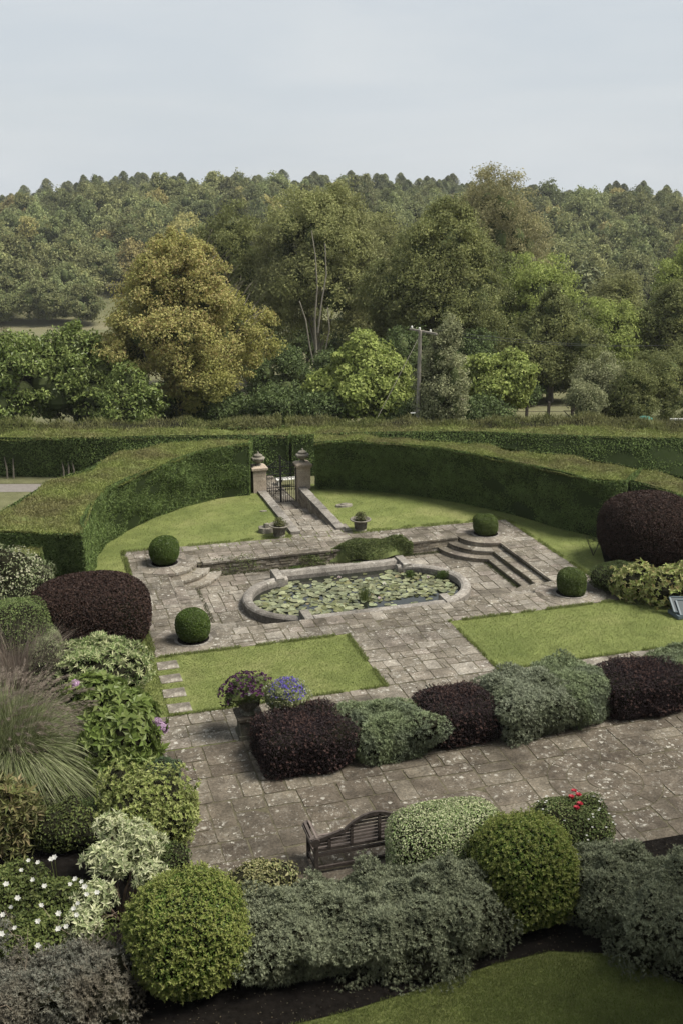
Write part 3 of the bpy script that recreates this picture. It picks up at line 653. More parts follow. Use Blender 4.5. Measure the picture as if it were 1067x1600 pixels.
pw = [(PL + 1.7*math.cos(x), PY + 1.7*math.sin(x)) for x in np.linspace(PI/2, 3*PI/2, 20)] + [(7.2, 27.5), (11.5, 27.5)] + [(PR + 1.7*math.cos(x), PY + 1.7*math.sin(x)) for x in np.linspace(-PI/2, PI/2, 20)] + [(11.45, 31.8), (7.25, 31.8)]
flat('water', [pw], WZ, M['water'])
M['pad'] = leaf_mat('lily pads', [(0.103, 0.122, 0.0514), (0.14, 0.155, 0.0748), (0.178, 0.187, 0.112), (0.0795, 0.0986, 0.0374)], trans=.1, rough=.35, objvar=.5, vary=.35)
M['pad2'] = leaf_mat('old lily pads', [(.17, .17, .09), (.13, .14, .06), (.19, .165, .09)], trans=.1, rough=.5, objvar=.2, vary=.2)
pads = []
for v in range(5):
    rg = random.Random(v); t = MB(); r = 1.0; n = 18; V = [(0, 0, .03)]; 
    for i in range(n + 1):
        a = .12 + (2*PI - .24)*i/n; rr_ = r*(1 + .05*math.sin(3*a + v)); V.append((rr_*math.cos(a), rr_*math.sin(a), (.04, .10, .02, .22, .12)[v]*(1 + math.sin(2*a + v*1.3))*.7))
    t.add(V, [(0, i, i + 1) for i in range(1, n + 1)]); o = t.build('lily_pad', M['pad2'] if v == 2 else M['pad']); pads.append(o)
rg = random.Random(5); placed = []; cnt = 0; tries = 0
def in_pond(x, y):
    if 7.35 < x < 11.35 and 27.8 < y < 31.5: return True
    return (x - PL)**2 + (y - PY)**2 < 1.42**2 or (x - PR)**2 + (y - PY)**2 < 1.42**2
while cnt < 296 and tries < 60000:
    tries += 1; x = rg.uniform(5.9, 12.8); y = rg.uniform(27.7, 31.6)
    if not in_pond(x, y): continue
    dens = 1.0
    if y > 31.0 and 7.6 < x < 10.8: dens = .08
    if y < 29.0 and x > 9.2: dens = .16 if x < 12.0 else .3
    if y < 28.5 and x > 8.2: dens = min(dens, .35)
    if x < 7.6: dens = .9
    if rg.random() > dens: continue
    r = rg.uniform(.085, .15)
    if any((x - a)**2 + (y - b)**2 < (r*.52 + c*.58)**2 for a, b, c in placed): continue
    placed.append((x, y, r)); src = pads[rg.choice((0, 0, 0, 1, 1, 2, 3, 4))]; o = src if cnt < 5 and src.get('label') is None else src.copy()
    if o is not src: COL.objects.link(o)
    o.location = (x, y, WZ + .004 + (cnt % 9)*.0035); o.rotation_euler = (rg.gauss(0, .04), rg.gauss(0, .04), rg.uniform(0, 6.28)); o.scale = (r, r, r*.8)
    tag(o, 'round green lily pad floating on the dark pond', 'lily pad', 'lily pads floating on the pond'); cnt += 1
sm = MB(); rn_ = random.Random(9); k_ = 0; tries = 0
while k_ < 420 and tries < 40000:
    tries += 1; x = rn_.uniform(5.9, 12.8); y = rn_.uniform(27.7, 31.6)
    if not in_pond(x, y) or (y > 31.0 and 7.6 < x < 10.8 and rn_.random() > .1) or (y < 29.0 and x > 9.0 and rn_.random() > .12): continue
    r = rn_.uniform(.045, .085)
    if any((x - a)**2 + (y - b)**2 < (c*.75)**2 for a, b, c in placed): continue
    a0 = rn_.uniform(0, 6.28); tl = rn_.gauss(0, .25); P_ = [(x + r*math.cos(a0 + .15 + 6*i/9), y + r*math.sin(a0 + .15 + 6*i/9), WZ + .006 + abs(r*tl*(1 + math.cos(6*i/9)))) for i in range(10)]
    sm.add([(x, y, WZ + .008)] + P_, [(0, i, i + 1) for i in range(1, 10)], k_ % 5 == 0); k_ += 1
so_ = sm.build('small_lily_pads', [M['pad'], M['pad2']]); so_['kind'] = 'stuff'
for o in pads:
    if o.get('label') is None: bpy.data.objects.remove(o)
for i, (px, py) in enumerate(((502 + 28, 905), (600, 915), (668, 905), (650, 893), (592, 938))):
    p = at(px, py, WZ); t = MB(); rr_ = np.random.default_rng(i); D = unit(rr_.normal(size=(22, 3)) + np.array([0, 0, .8])); D[:, 2] = abs(D[:, 2]); P = np.tile([p.x, p.y, WZ + .06], (22, 1))
    t.leaves(P, D, tangents(rr_, D), .075, .03); o = t.build('water_lily', plain('lily flower', ((.6, .5, .5), (.7, .68, .6))[i % 2], .5), loc=(p.x, p.y, WZ))
    tag(o, ['pale pink water lily flower in the left part of the pond', 'small white water lily right of the reeds', 'small pale water lily near the pond\'s right cross block', 'pale pink water lily near the far kerb on the right', 'white water lily by the open water below the reeds'][i], 'flower', 'water lily flowers')
# reeds and ferns at the water's edge
def blades(name, label, cat, c, n, h, spread, w_, mat, seed, segs=5, droop=.5, dirb=(0, 0), group=None, base_r=.2):
    rg = np.random.default_rng(seed); a = rg.random(n)*2*PI; out_ = (rg.random(n)**.7)*spread; L_ = h*(.55 + .6*rg.random(n)); d = np.stack([np.cos(a), np.sin(a)], 1)*out_[:, None] + np.array(dirb)*rg.random(n)[:, None]
    b = np.stack([np.cos(a), np.sin(a)], 1)*base_r*rg.random(n)[:, None] + np.array(c[:2]); V = np.zeros((n, segs + 1, 2, 3)); side = np.stack([-np.sin(a + rg.normal(size=n)), np.cos(a + rg.normal(size=n))], 1)
    for s in range(segs + 1):
        u = s/segs; z = c[2] + L_*(u - droop*u**2.6*np.clip(np.linalg.norm(d, axis=1)/max(spread, .01), 0, 1.3)); xy = b + d*(u**1.7)[..., None] if False else b + d*(u**1.7)
        ww = w_*(1 - u)**.6*(.6 + .4*min(1, u*5)); V[:, s, 0, :2] = xy - side*ww/2; V[:, s, 1, :2] = xy + side*ww/2; V[:, s, :, 2] = z[:, None]
    F = []; base = np.arange(n)*(segs + 1)*2
    F = np.concatenate([np.stack([base + 2*s, base + 2*s + 1, base + 2*s + 3, base + 2*s + 2], 1) for s in range(segs)])
    mb = MB(); mb.add(V.reshape(-1, 3), F); return mb, V
def blade_plant(name, label, cat, c, mat, **k):
    mb, _ = blades(name, label, cat, c, mat=mat, **k); return tag(mb.build(name, mat, loc=c), label, cat)
M['reed'] = leaf_mat('reeds', [(.06, .09, .025), (.10, .13, .04), (.15, .16, .06)], trans=.3)
p = at(570, 938, WZ); blade_plant('reed_clump', 'thin upright reeds growing in the middle of the pond', 'reeds', (p.x, p.y, WZ), M['reed'], n=150, h=.55, spread=.16, w_=.014, seed=3, droop=.1, base_r=.22)
M['fern'] = leaf_mat('fern', [(.05, .085, .02), (.085, .12, .03), (.07, .10, .03)], trans=.3)
for i, (px, py, lb) in enumerate(((462, 893, 'small green fern hanging inside the pond\'s far left kerb'), (556, 886, 'green fern under the middle of the far pond kerb'), (692, 900, 'leafy fern inside the curved right end of the pond'), (640, 899, 'small plant in the corner by the far right cross block'))):
    p = at(px, py, -.3); bush('pond_fern', lb, 'fern', (p.x, p.y, WZ), (.42 if i < 3 else .2, .14, .14), M['fern'], 900 if i < 3 else 400, .06, .022, seed=20 + i, core=None, shell=.6, group='ferns inside the pond')
# creeper spilling over the back wall
M['creeper'] = leaf_mat('creeper', [(0.079, 0.107, 0.0326), (0.112, 0.14, 0.0465), (0.14, 0.162, 0.0605), (0.0651, 0.093, 0.0279)], trans=.25)
def creeper(name, x0, x1, yc, wd, h, n, seed, label):
    rg = np.random.default_rng(seed); mb = MB(); G = []
    for v, (yy, zz) in enumerate(((yc - wd*.5, -.36), (yc - wd*.42, -.14), (yc - wd*.1, h), (yc + wd*.35, h*.8), (yc + wd*.5, .03))):
        E_ = lambda x: min(1, .25 + 1.6*min(x - x0, x1 - x))
        G.append([(x, yc + (yy - yc)*E_(x) + .05*math.sin(x*3.3 + v) + .03*math.sin(x*8.1), zz*(1 if zz < 0 else E_(x)) + .05*math.sin(x*5 + v*2) + (-.06 if abs(x - x0) < .3 or abs(x - x1) < .3 else 0)) for x in np.linspace(x0, x1, 26)])
    surf(mb, rg, G, n, .05, .03, jit=.9, rough=.14, core=n > 2000); return tag(mb.build(name, M['creeper'], loc=((x0 + x1)/2, yc, -.2)), label, 'creeper', 'creepers on the pond wall')
creeper('creeper', 9.35, 12.35, 32.98, .62, .2, 6500, 5, 'thick green creeper spilling over the wall behind the pond')
creeper('creeper', 5.0, 6.9, 33.0, .35, .05, 420, 6, 'thin mossy creeper on the wall left of the pond')
creeper('creeper', 8.2, 9.3, 32.85, .4, .02, 800, 7, 'low green tufts at the wall foot left of the thick creeper')

# stepping stones in the left lawn
for i, (px, py, lb) in enumerate(((263, 1040, 'square stepping stone nearest the pond court'), (267.5, 1061, 'second stepping stone down from the pond court paving'), (273, 1083, 'third stepping stone, second up from the terrace'), (281, 1106.5, 'square stepping stone nearest the terrace'))):
    p = at(px, py); t = MB(); h = .28; j = lambda: (rng.random() - .5)*.03
    t.prism([(p.x - h + j(), p.y - .24 + j()), (p.x + h + j(), p.y - .24 + j()), (p.x + h + j(), p.y + .24 + j()), (p.x - h + j(), p.y + .24 + j())], -.03, .02, taper=.03)
    tag(t.build('stepping_stone', [M['stone']], loc=(p.x, p.y, 0)), lb, 'stepping stone', 'stepping stones in the left lawn')

# ------------------------------------------------------------------ clipped yew hedges
def hedge(name, label, ib, it, ot, ob, group, seed, n=60, dens=900, L=.075, ends=(1, 1), top_t=.08, out_dens=.35, it_face=None):
    """inner base, inner top edge, outer top edge, outer base (lists of points)"""
    rg = np.random.default_rng(seed); ib, it, ot, ob = [line(q, n) for q in (ib, it, ot, ob)]
    d_ = ib[-1] - ib[0]; o_ = ib.mean(0) - ot.mean(0)
    if d_[1]*o_[0] - d_[0]*o_[1] > 0: ib, it, ot, ob = [q[::-1] for q in (ib, it, ot, ob)]; ends = ends[::-1]
    o = thing(name, label, 'hedge', tuple(float(v) for v in ib[n//2]), group)
    t = MB(); kw = dict(L=L, W=L*.42, jit=.75)
    surf(t, rg, loft(ib, it, 5), dens, rough=.10, coremat=1, flip=True, **kw)
    surf(t, rg, loft(ot, ob, 5), dens*out_dens, rough=.10, coremat=1, flip=True, **kw)
    for k, on in ((0, ends[0]), (-1, ends[1])):
        if on: surf(t, rg, np.array([[ib[k], ib[k]*.5 + ob[k]*.5, ob[k]], [it[k], it[k]*.5 + ot[k]*.5, ot[k]]]), dens, rough=.06, coremat=1, flip=(k == -1), **kw)
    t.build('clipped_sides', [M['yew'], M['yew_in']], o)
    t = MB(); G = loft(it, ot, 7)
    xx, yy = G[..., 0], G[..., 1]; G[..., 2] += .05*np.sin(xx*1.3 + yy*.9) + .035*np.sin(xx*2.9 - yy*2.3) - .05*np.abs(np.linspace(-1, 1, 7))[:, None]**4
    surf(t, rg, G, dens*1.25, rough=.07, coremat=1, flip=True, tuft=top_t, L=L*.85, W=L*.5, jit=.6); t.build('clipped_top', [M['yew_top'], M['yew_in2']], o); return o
T_ = 2.2
def pts(L_, z): return [at(x, y, z) for x, y in L_]
ib = pts([(391, 774), (352, 778), (314, 784), (253, 804), (202, 830), (167, 847), (153, 866), (146, 900), (140, 935)], 0)
it = pts([(391, 692), (345, 698), (304, 706), (228, 736), (167, 761), (146, 785), (133, 812), (128, 834)], T_)
ot = pts([(395, 683), (300, 687), (200, 700), (130, 733), (75, 753), (20, 785), (-15, 808), (-20, 832)], T_)
def out_base(q, z=-.82, k=.25):
    c = Vector((HC[0], HC[1] - 2, 0)); r_ = []
    for p in q:
        d = (Vector((p.x, p.y, 0)) - c).normalized(); r_.append(Vector((p.x + d.x*k, p.y + d.y*k, z)))
    return r_
hedge('yew_hedge', 'tall curved clipped yew hedge sweeping round the lawn left of the gate', ib, it, ot, out_base(ot), 'clipped yew hedges', 1, dens=2300)
# its square end and a lower block beside it
def hedge_block(label, x0, x1, y0, y1, z1, seed, dens=1000, L=.075, z0=0.):
    rg = np.random.default_rng(seed); o = thing('yew_hedge', label, 'hedge', ((x0 + x1)/2, (y0 + y1)/2, z0), 'clipped yew hedges'); t = MB(); kw = dict(L=L, W=L*.42, jit=.75, coremat=1, rough=.07)
    b = .08
    c = [(x0, y0), (x1, y0), (x1, y1), (x0, y1)]
    for i in range(4):
        (ax, ay), (bx, by) = c[i], c[(i + 1) % 4]; cx, cy = (x0 + x1)/2, (y0 + y1)/2
        g = [[(ax, ay, z0), (bx, by, z0)], [(ax + (cx - ax)*b, ay + (cy - ay)*b, z1), (bx + (cx - bx)*b, by + (cy - by)*b, z1)]]
        surf(t, rg, g, dens, **kw)
    t.build('clipped_sides', [M['yew'], M['yew_in']], o); t = MB(); w2 = (x1 - x0)*b/2; h2 = (y1 - y0)*b/2
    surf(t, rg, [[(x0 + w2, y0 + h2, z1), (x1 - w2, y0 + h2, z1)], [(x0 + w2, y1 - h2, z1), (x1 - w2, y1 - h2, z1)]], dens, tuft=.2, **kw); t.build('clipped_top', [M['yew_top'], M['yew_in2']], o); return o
hedge_block('lower block of clipped yew at the left end of the curved hedge', -.95, -.1, 30.35, 31.6, 1.75, 3)
ibR = pts([(496, 765), (530, 764), (631, 772), (721, 786), (782, 800), (832, 814), (882, 829), (935, 841), (975, 850)], 0)
itR = pts([(491, 692), (530, 688), (681, 698), (756, 712), (832, 727), (890, 741), (940, 752), (978, 750)], T_)
otR = pts([(492, 681), (530, 680), (681, 687), (760, 695), (832, 705), (907, 714), (960, 724), (1000, 731)], T_)
hedge('yew_hedge', 'tall curved clipped yew hedge sweeping round the lawn right of the gate', ibR, itR, otR, out_base(otR), 'clipped yew hedges', 2, dens=2300)
b0 = pts([(981, 857), (1040, 878), (1120, 905), (1240, 945)], 0); t0 = pts([(984, 749), (1030, 762), (1100, 783), (1240, 826)], T_ - .03)
t1 = pts([(1003, 731), (1040, 738), (1110, 752), (1260, 786)], T_ - .03)
hedge('yew_hedge', 'end section of clipped yew behind the right purple dome, past a narrow cleft', b0, t0, t1, [Vector((p.x + .3, p.y + .3, -.82)) for p in t1], 'clipped yew hedges', 4, n=24, dens=1100)
# outer hedges: z measured against the lower ground outside
ZO = 1.15
oL = hedge('yew_hedge', 'long dark outer hedge on the left with bare trunks at its foot', pts([(-260, 744), (0, 745), (100, 746), (250, 748), (385, 750), (452, 745)], -.8), pts([(-260, 683), (0, 684), (100, 685), (250, 680), (385, 679), (452, 681)], ZO),
           pts([(-260, 668), (0, 670), (100, 669), (250, 668), (385, 668), (455, 668)], ZO), pts([(-260, 668), (0, 670), (100, 669), (250, 667), (385, 667), (455, 667)], ZO - 1.9), 'clipped yew hedges', 5, n=50, dens=520, L=.10, top_t=.12)
oR = hedge('yew_hedge', 'long dark outer hedge on the right, running behind the curved hedge', pts([(455, 745), (560, 742), (740, 742), (850, 748), (960, 752), (1067, 760), (1300, 775)], -.8), pts([(455, 680), (560, 675), (740, 673), (850, 678), (960, 682), (1067, 684), (1300, 688)], ZO),
           pts([(455, 667), (560, 665), (740, 664), (850, 665), (960, 667), (1067, 669), (1300, 672)], ZO), pts([(455, 666), (560, 664), (740, 663), (850, 664), (960, 666), (1067, 668), (1300, 671)], ZO - 1.9), 'clipped yew hedges', 6, n=50, dens=520, L=.10, top_t=.12)
# rough untrimmed growth behind the outer hedge
M['rough'] = leaf_mat('rough hedge growth', [(.075, .095, .026), (.12, .14, .04), (.17, .18, .065), (.10, .115, .035)], patch=(.16, .15, .07), patch_scale=.3, trans=.3)
for lb, bx, sd in (('shaggy untrimmed hedge with long shoots behind the left outer hedge', [(-260, 661), (0, 664), (150, 658), (300, 655), (440, 655)], 7), ('shaggy untrimmed hedge with long shoots behind the right outer hedge', [(446, 656), (600, 656), (740, 656), (860, 652), (960, 655), (1067, 662), (1300, 668)], 8)):
    rg = np.random.default_rng(sd); A = line(pts(bx, ZO + .1), 40); A[:, 2] += .1*np.sin(np.arange(40)*.9) + .07*np.sin(np.arange(40)*2.3)
    fr = line([at(x, y + 14, ZO - .05) for x, y in bx], 40); bk = A.copy(); bk[:, 2] -= 1.9; bk[:, :2] += np.array([HEAD.x, HEAD.y])*.3
    mid = (A + fr)/2; mid[:, 2] += .04 + .07*np.sin(np.arange(40)*1.7); fb = fr.copy(); fb[:, 2] -= 1.8
    t = MB(); surf(t, rg, np.stack([fb, fr, mid, A, bk]), 520, .13, .04, jit=1.0, rough=.22, coremat=1, flip=False, tuft=.5, up=.4)
    tag(t.build('rough_hedge', [M['rough'], M['core']], loc=tuple(A[20])), lb, 'hedge', 'rough hedges behind')
# bare stems at the foot of the left outer hedge
for i, px in enumerate((12, 22, 100, 108, 116)):
    p = at(px, 747, -.8); t = MB(); t.tube([(p.x, p.y - .12, -.85), (p.x + .03, p.y - .1, -.4), (p.x - .04 + .1*(i % 2), p.y + .1, .2)], [.05, .04, .03], 6)
    t.build('trunk', [M['bark']], oL)

# ------------------------------------------------------------------ garden shrubs
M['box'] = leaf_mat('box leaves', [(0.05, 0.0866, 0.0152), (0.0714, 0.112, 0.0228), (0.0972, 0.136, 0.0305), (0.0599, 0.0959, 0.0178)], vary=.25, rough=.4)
M['box2'] = leaf_mat('lighter box leaves', [(0.0622, 0.0935, 0.0187), (0.0884, 0.124, 0.0311), (0.114, 0.145, 0.0415)], vary=.25, rough=.4)  # lighter green for the two looser balls
bl = ['dark green clipped box ball at the far left corner of the pond court', 'small bushy box ball beyond the pond, right of the urn on the lawn', 'dark green clipped box ball nearest the stepping stones', 'bright green box ball at the foot of the right steps']
for i, b in enumerate(BALLS):
    r = (.50, .40, .49, .41)[i]
    bush('box_ball', bl[i], 'box ball', (b[0], b[1], .0), (r, r, r*(.98 if i != 1 else .9)), M['box'] if i in (0, 2) else M['box2'], 7000, .045, .026, p=2.15 if i in (0, 2) else 3.0, seed=30 + i, lump=(20, .05 if i in (0, 2) else .10, 14), shell=.05, jit=.5, group='clipped box balls')
M['purple'] = leaf_mat('purple leaves', [(0.0151, 0.00904, 0.0103), (0.026, 0.0155, 0.0168), (0.0403, 0.0271, 0.0272), (0.0114, 0.00707, 0.0084)], patch_scale=1.5, trans=.2, rough=.62, vary=.3)
M['beech'] = leaf_mat('copper leaves', [(0.0232, 0.0121, 0.0107), (0.0387, 0.0215, 0.0167), (0.0593, 0.0367, 0.0268), (0.0165, 0.00884, 0.00832)], patch_scale=1.2, trans=.2, rough=.62, vary=.3)
M['lav'] = leaf_mat('lavender grey', [(0.149, 0.17, 0.114), (0.206, 0.227, 0.156), (0.269, 0.29, 0.201), (0.12, 0.139, 0.0909)], patch=(.11, .13, .07), patch_scale=1.2, trans=.25, vary=.25)
M['lav_green'] = leaf_mat('lavender green', [(0.124, 0.161, 0.0805), (0.176, 0.212, 0.11), (0.227, 0.264, 0.146)], patch=(.12, .14, .10), patch_scale=1.2, trans=.25, vary=.25)
M['lav_dark'] = leaf_mat('lavender slate', [(0.114, 0.131, 0.0813), (0.161, 0.178, 0.11), (0.23, 0.245, 0.157)], patch_scale=1.2, trans=.2, vary=.3)
p = at(150, 985); bush('purple_shrub', 'rounded clipped copper purple shrub at the left edge of the lawn', 'shrub', (.98, 27.6, 0), (1.62, 1.35, .98), M['beech'], 42000, .06, .04, p=2.6, seed=40, lump=(24, .06, 12), jit=.7, corem=M['core'], group='copper purple domes')
bush('purple_shrub', 'large clipped copper purple dome beside the right curved hedge', 'shrub', (19.15, 28.85, 0), (1.62, 1.5, 1.22), M['beech'], 46000, .06, .04, p=2.5, seed=41, lump=(24, .05, 12), jit=.7, corem=M['core'], group='copper purple domes')
# planted row between terrace and cross path
M['purple_tip'] = leaf_mat('purple shoot tips', [(0.06, 0.0357, 0.032), (0.088, 0.0527, 0.044)], trans=.2, rough=.6)
def lav(name, label, c, R, n, mat, seed, L=.10, W=.017, p=2.6, group=None, k=8, lump=(60, .30, 34), lift=1.3, shell=.22, corem=True, cat='lavender', core=.86, base=False):
    return bush(name, label, cat, c, R, mat, int(n*1.7), L*.78, W*.85, p=p, seed=seed, lump=lump, shell=shell, style='ros', k=k, lift=lift, group=group, corem=M['core'] if corem else None, core=core)
rowp = dict(p=4.4, jit=.9, lump=(50, .10, 24), shell=.14, tips=(M['purple_tip'], 700, .10, .035, .02), corem=M['core'], group='purple shrubs in the planted row')
bush('purple_hedge_plant', 'dark purple clipped shrub beside the flower urns, left end of the row', 'shrub', (5.0, 19.82, 0), (1.02, .80, .52), M['purple'], 34000, .042, .026, seed=42, **rowp)
lav('lavender_clump', 'grey green lavender between the left two purple shrubs', (6.88, 19.82, 0), (.98, .80, .46), 5200, M['lav_green'], 43, p=3.6, group='lavender clumps in the planted row')
bush('purple_hedge_plant', 'dark purple clipped shrub in the middle of the planted row', 'shrub', (8.62, 19.95, 0), (.90, .78, .50), M['purple'], 30000, .042, .026, seed=44, **rowp)
lav('lavender_clump', 'broad silvery lavender right of the middle purple shrub', (10.25, 19.90, 0), (.98, .86, .56), 5600, M['lav'], 45, p=3.4, group='lavender clumps in the planted row')
lav('lavender_clump', 'greener lavender touching the right purple shrub', (11.55, 20.15, 0), (.92, .86, .54), 5200, M['lav_green'], 46, p=3.4, group='lavender clumps in the planted row')
bush('purple_hedge_plant', 'dark purple clipped shrub at the right end of the row', 'shrub', (13.45, 19.95, 0), (1.25, .80, .50), M['purple'], 40000, .042, .026, seed=47, **rowp)
lav('lavender_clump', 'lavender showing behind the right purple shrub at the frame edge', (15.0, 20.45, 0), (1.2, .6, .48), 4200, M['lav_green'], 48, p=3.2, group='lavender clumps in the planted row')
# front bed
M['gold'] = leaf_mat('golden green leaves', [(0.0884, 0.142, 0.0271), (0.135, 0.198, 0.042), (0.189, 0.247, 0.0617), (0.0707, 0.111, 0.0223)], trans=.3, rough=.4, vary=.25)
M['gold_tip'] = leaf_mat('golden shoot tips', [(0.178, 0.225, 0.0524), (0.237, 0.272, 0.0743), (0.262, 0.263, 0.0957)], trans=.35, vary=.15)
gl = at(292, 1452, .95)
bush('golden_ball', 'large golden green leafy ball nearest the lower left corner', 'shrub', (gl.x, gl.y, 0), (.89, .89, .93), M['gold'], 26000, .050, .026, p=2.2, seed=50, lump=(40, .12, 20), shell=.2, jit=1.1, tips=(M['gold_tip'], 2600, .11, .042, .022), corem=M['core'], group='golden balls')
gr = at(818, 1352, .90)
bush('golden_ball', 'golden green leafy ball right of the pale square bush', 'shrub', (gr.x, gr.y, 0), (.83, .83, .90), M['gold'], 28000, .052, .028, p=2.4, seed=51, lump=(40, .10, 20), shell=.2, jit=1.1, tips=(M['gold_tip'], 2400, .11, .042, .022), corem=M['core'], group='golden balls')
M['vari'] = leaf_mat('variegated small leaves', [(0.134, 0.195, 0.061), (0.232, 0.293, 0.122), (0.39, 0.427, 0.244), (0.512, 0.512, 0.329), (0.11, 0.171, 0.0549)], trans=.25, vary=.2)
bush('variegated_bush', 'square clipped cream and green variegated bush covering the bench\'s right end', 'shrub', (6.42, 15.10, 0), (1.10, .66, .70), M['vari'], 26000, .042, .026, p=4.2, seed=52, lump=(30, .06, 14), shell=.10, jit=.7, corem=M['core'])
def mound(name, label, px, py, zc, rpx, ry, h, n, mat, seed, **k):
    q = at(px, py, zc); s_ = ppm(q); return lav(name, label, (q.x, q.y, 0), (rpx/s_, ry, h), n, mat, seed, **k)
big = dict(group='lavender mounds in the front bed', lump=(120, .34, 60), k=9, L=.095, W=.016, shell=.25)
root = thing('lavender_hedge', 'long slate green lavender mass in front of the bench', 'lavender', (at(575, 1440).x, at(575, 1440).y, 0), 'lavender mounds in the front bed')
for i, (px, py, zc, rp, ry, h, n) in enumerate(((470, 1448, .5, 118, .88, .46, 5400), (600, 1434, .5, 110, .95, .50, 6000), (692, 1412, .6, 78, .85, .56, 4200))):
    q = at(px, py, zc); s_ = ppm(q); bush('foliage', None, None, (q.x, q.y, 0), (rp/s_, ry, h), M['lav_dark'], int(n*2.3), .060, .012, p=2.8, seed=60 + i, lump=(120, .34, 60), shell=.25, style='ros', k=9, lift=1.3, parent=root, corem=M['core'], core=.84)
root = thing('lavender_hedge', 'dark grey lavender mass at the right edge of the front bed', 'lavender', (at(1010, 1420).x, at(1010, 1420).y, 0), 'lavender mounds in the front bed')
for i, (px, py, zc, rp, ry, h, n) in enumerate(((965, 1382, .55, 82, .82, .52, 4200), (1045, 1418, .55, 95, .90, .52, 5000), (1130, 1460, .5, 100, .8, .5, 3000))):
    q = at(px, py, zc); s_ = ppm(q); bush('foliage', None, None, (q.x, q.y, 0), (rp/s_, ry, h), M['lav_dark'], int(n*2.3), .060, .012, p=2.6, seed=64 + i, lump=(120, .34, 60), shell=.25, style='ros', k=9, lift=1.3, parent=root, corem=M['core'], core=.84)
M['lav_dry'] = leaf_mat('dry lavender', [(0.0945, 0.099, 0.0765), (0.131, 0.135, 0.108), (0.167, 0.167, 0.135), (0.108, 0.0945, 0.072)], patch=(.13, .11, .08), patch_scale=1.2, trans=.2, vary=.3)
root = thing('lavender_hedge', 'straggly woody lavender in the lower left corner', 'lavender', (at(110, 1540).x, at(110, 1540).y, 0), 'lavender mounds in the front bed')
for i, (px, py, zc, rp, ry, h, n) in enumerate(((20, 1555, .45, 100, .65, .42, 2300), (130, 1535, .45, 95, .65, .42, 2300), (-60, 1500, .4, 100, .6, .4, 1500))):
    q = at(px, py, zc); s_ = ppm(q); bush('foliage', None, None, (q.x, q.y, 0), (rp/s_, ry, h), M['lav_dry'], int(n*2.3), .060, .012, p=2.6, seed=68 + i, lump=(90, .4, 60), shell=.4, style='ros', k=8, lift=1.2, parent=root, corem=M['core'], core=.72)
def twigs(root, c, n, r, h, seed, mat):
    rg = random.Random(seed); t = MB()
    for i in range(n):
        a = rg.uniform(0, 6.28); x, y = c[0] + rg.gauss(0, r*.4), c[1] + rg.gauss(0, r*.3); P = [(x, y, .05)]
        for s_ in range(4): x += math.cos(a)*h*.22 + rg.gauss(0, .03); y += math.sin(a)*h*.16 + rg.gauss(0, .03); P.append((x, y, .05 + h*(s_ + 1)/4*rg.uniform(.7, 1.1)))
        t.tube(P, [.009, .008, .007, .005, .003], 4)
    return t.build('stems', [mat], root)
M['twig'] = plain('dry stems', (.20, .16, .12), .9, noise=.3)
q = at(110, 1540); twigs(root, (q.x, q.y), 70, 1.8, .85, 3, M['twig'])
# rose and small white flowers beside the right golden ball
M['rose_leaf'] = leaf_mat('rose leaves', [(0.0854, 0.122, 0.0366), (0.122, 0.159, 0.0549), (0.183, 0.195, 0.0854)], trans=.3)
q = at(893, 1290, .45); rb = thing('rose_bush', 'low bush with a few red roses and tiny white flowers beside the golden ball', 'flowering bush', (q.x, q.y, 0))
bush('foliage', None, None, (q.x, q.y, 0), (.82, .72, .46), M['rose_leaf'], 12000, .05, .032, p=2.1, seed=70, lump=(40, .25, 24), shell=.3, jit=1.0, parent=rb, corem=M['core'])
M['red'] = plain('red petals', (.26, .008, .02), .5); M['petal_white'] = plain('white petals', (.36, .36, .33), .8); M['pink'] = plain('pink petals', (.50, .33, .43), .6)
def flower(root, name, p, r, n, mat, seed, up=(0, 0, 1)):
    rg = np.random.default_rng(seed); t = MB(); a = np.arange(n)*2*PI/n + rg.random(n)*.4; U = np.array(up, float); U /= np.linalg.norm(U); X = unit(np.cross(U, [.3, 1, .1])); Y = np.cross(U, X)
    D = np.cos(a)[:, None]*X + np.sin(a)[:, None]*Y + U*(.35 + .3*rg.random(n))[:, None]
    t.leaves(np.tile(p, (n, 1)), D, np.tile(U, (n, 1)), r, r*.9, 0, .05); return t.build(name, [mat], root)
for i, (px, py) in enumerate(((896, 1237), (903, 1243), (892, 1246), (905, 1257), (900, 1263))):
    z = .95 if i < 3 else .9; q = at(px, py, z); 
    for k in range(2): flower(rb, 'rose', (q.x, q.y, z + k*.02), .075 - k*.02, 8, M['red'], i*3 + k)
rg = random.Random(4)
for i in range(40):
    a = rg.uniform(0, 6.28); u = rg.uniform(.55, 1.0); q0 = rb.location; x, y = q0.x + .84*u*math.cos(a), q0.y + .74*u*math.sin(a); flower(rb, 'white_flower', (x, y, .50 + .44*math.sqrt(max(0, 1 - u*u)) + .04), .028, 5, M['petal_white'], i)
# low variegated ground cover by the bench foot
q = at(410, 1378, .15); bush('variegated_groundcover', 'low yellow edged leaves between the golden ball and the bench', 'ground cover', (q.x, q.y, 0), (.70, .36, .22), leaf_mat('yellow edged leaves', [(.10, .12, .04), (.24, .23, .10), (.30, .28, .15), (.08, .10, .03)], trans=.2), 3400, .075, .042, p=2.6, seed=72, lump=(40, .25, 24), shell=.4, jit=.9, corem=M['core'])

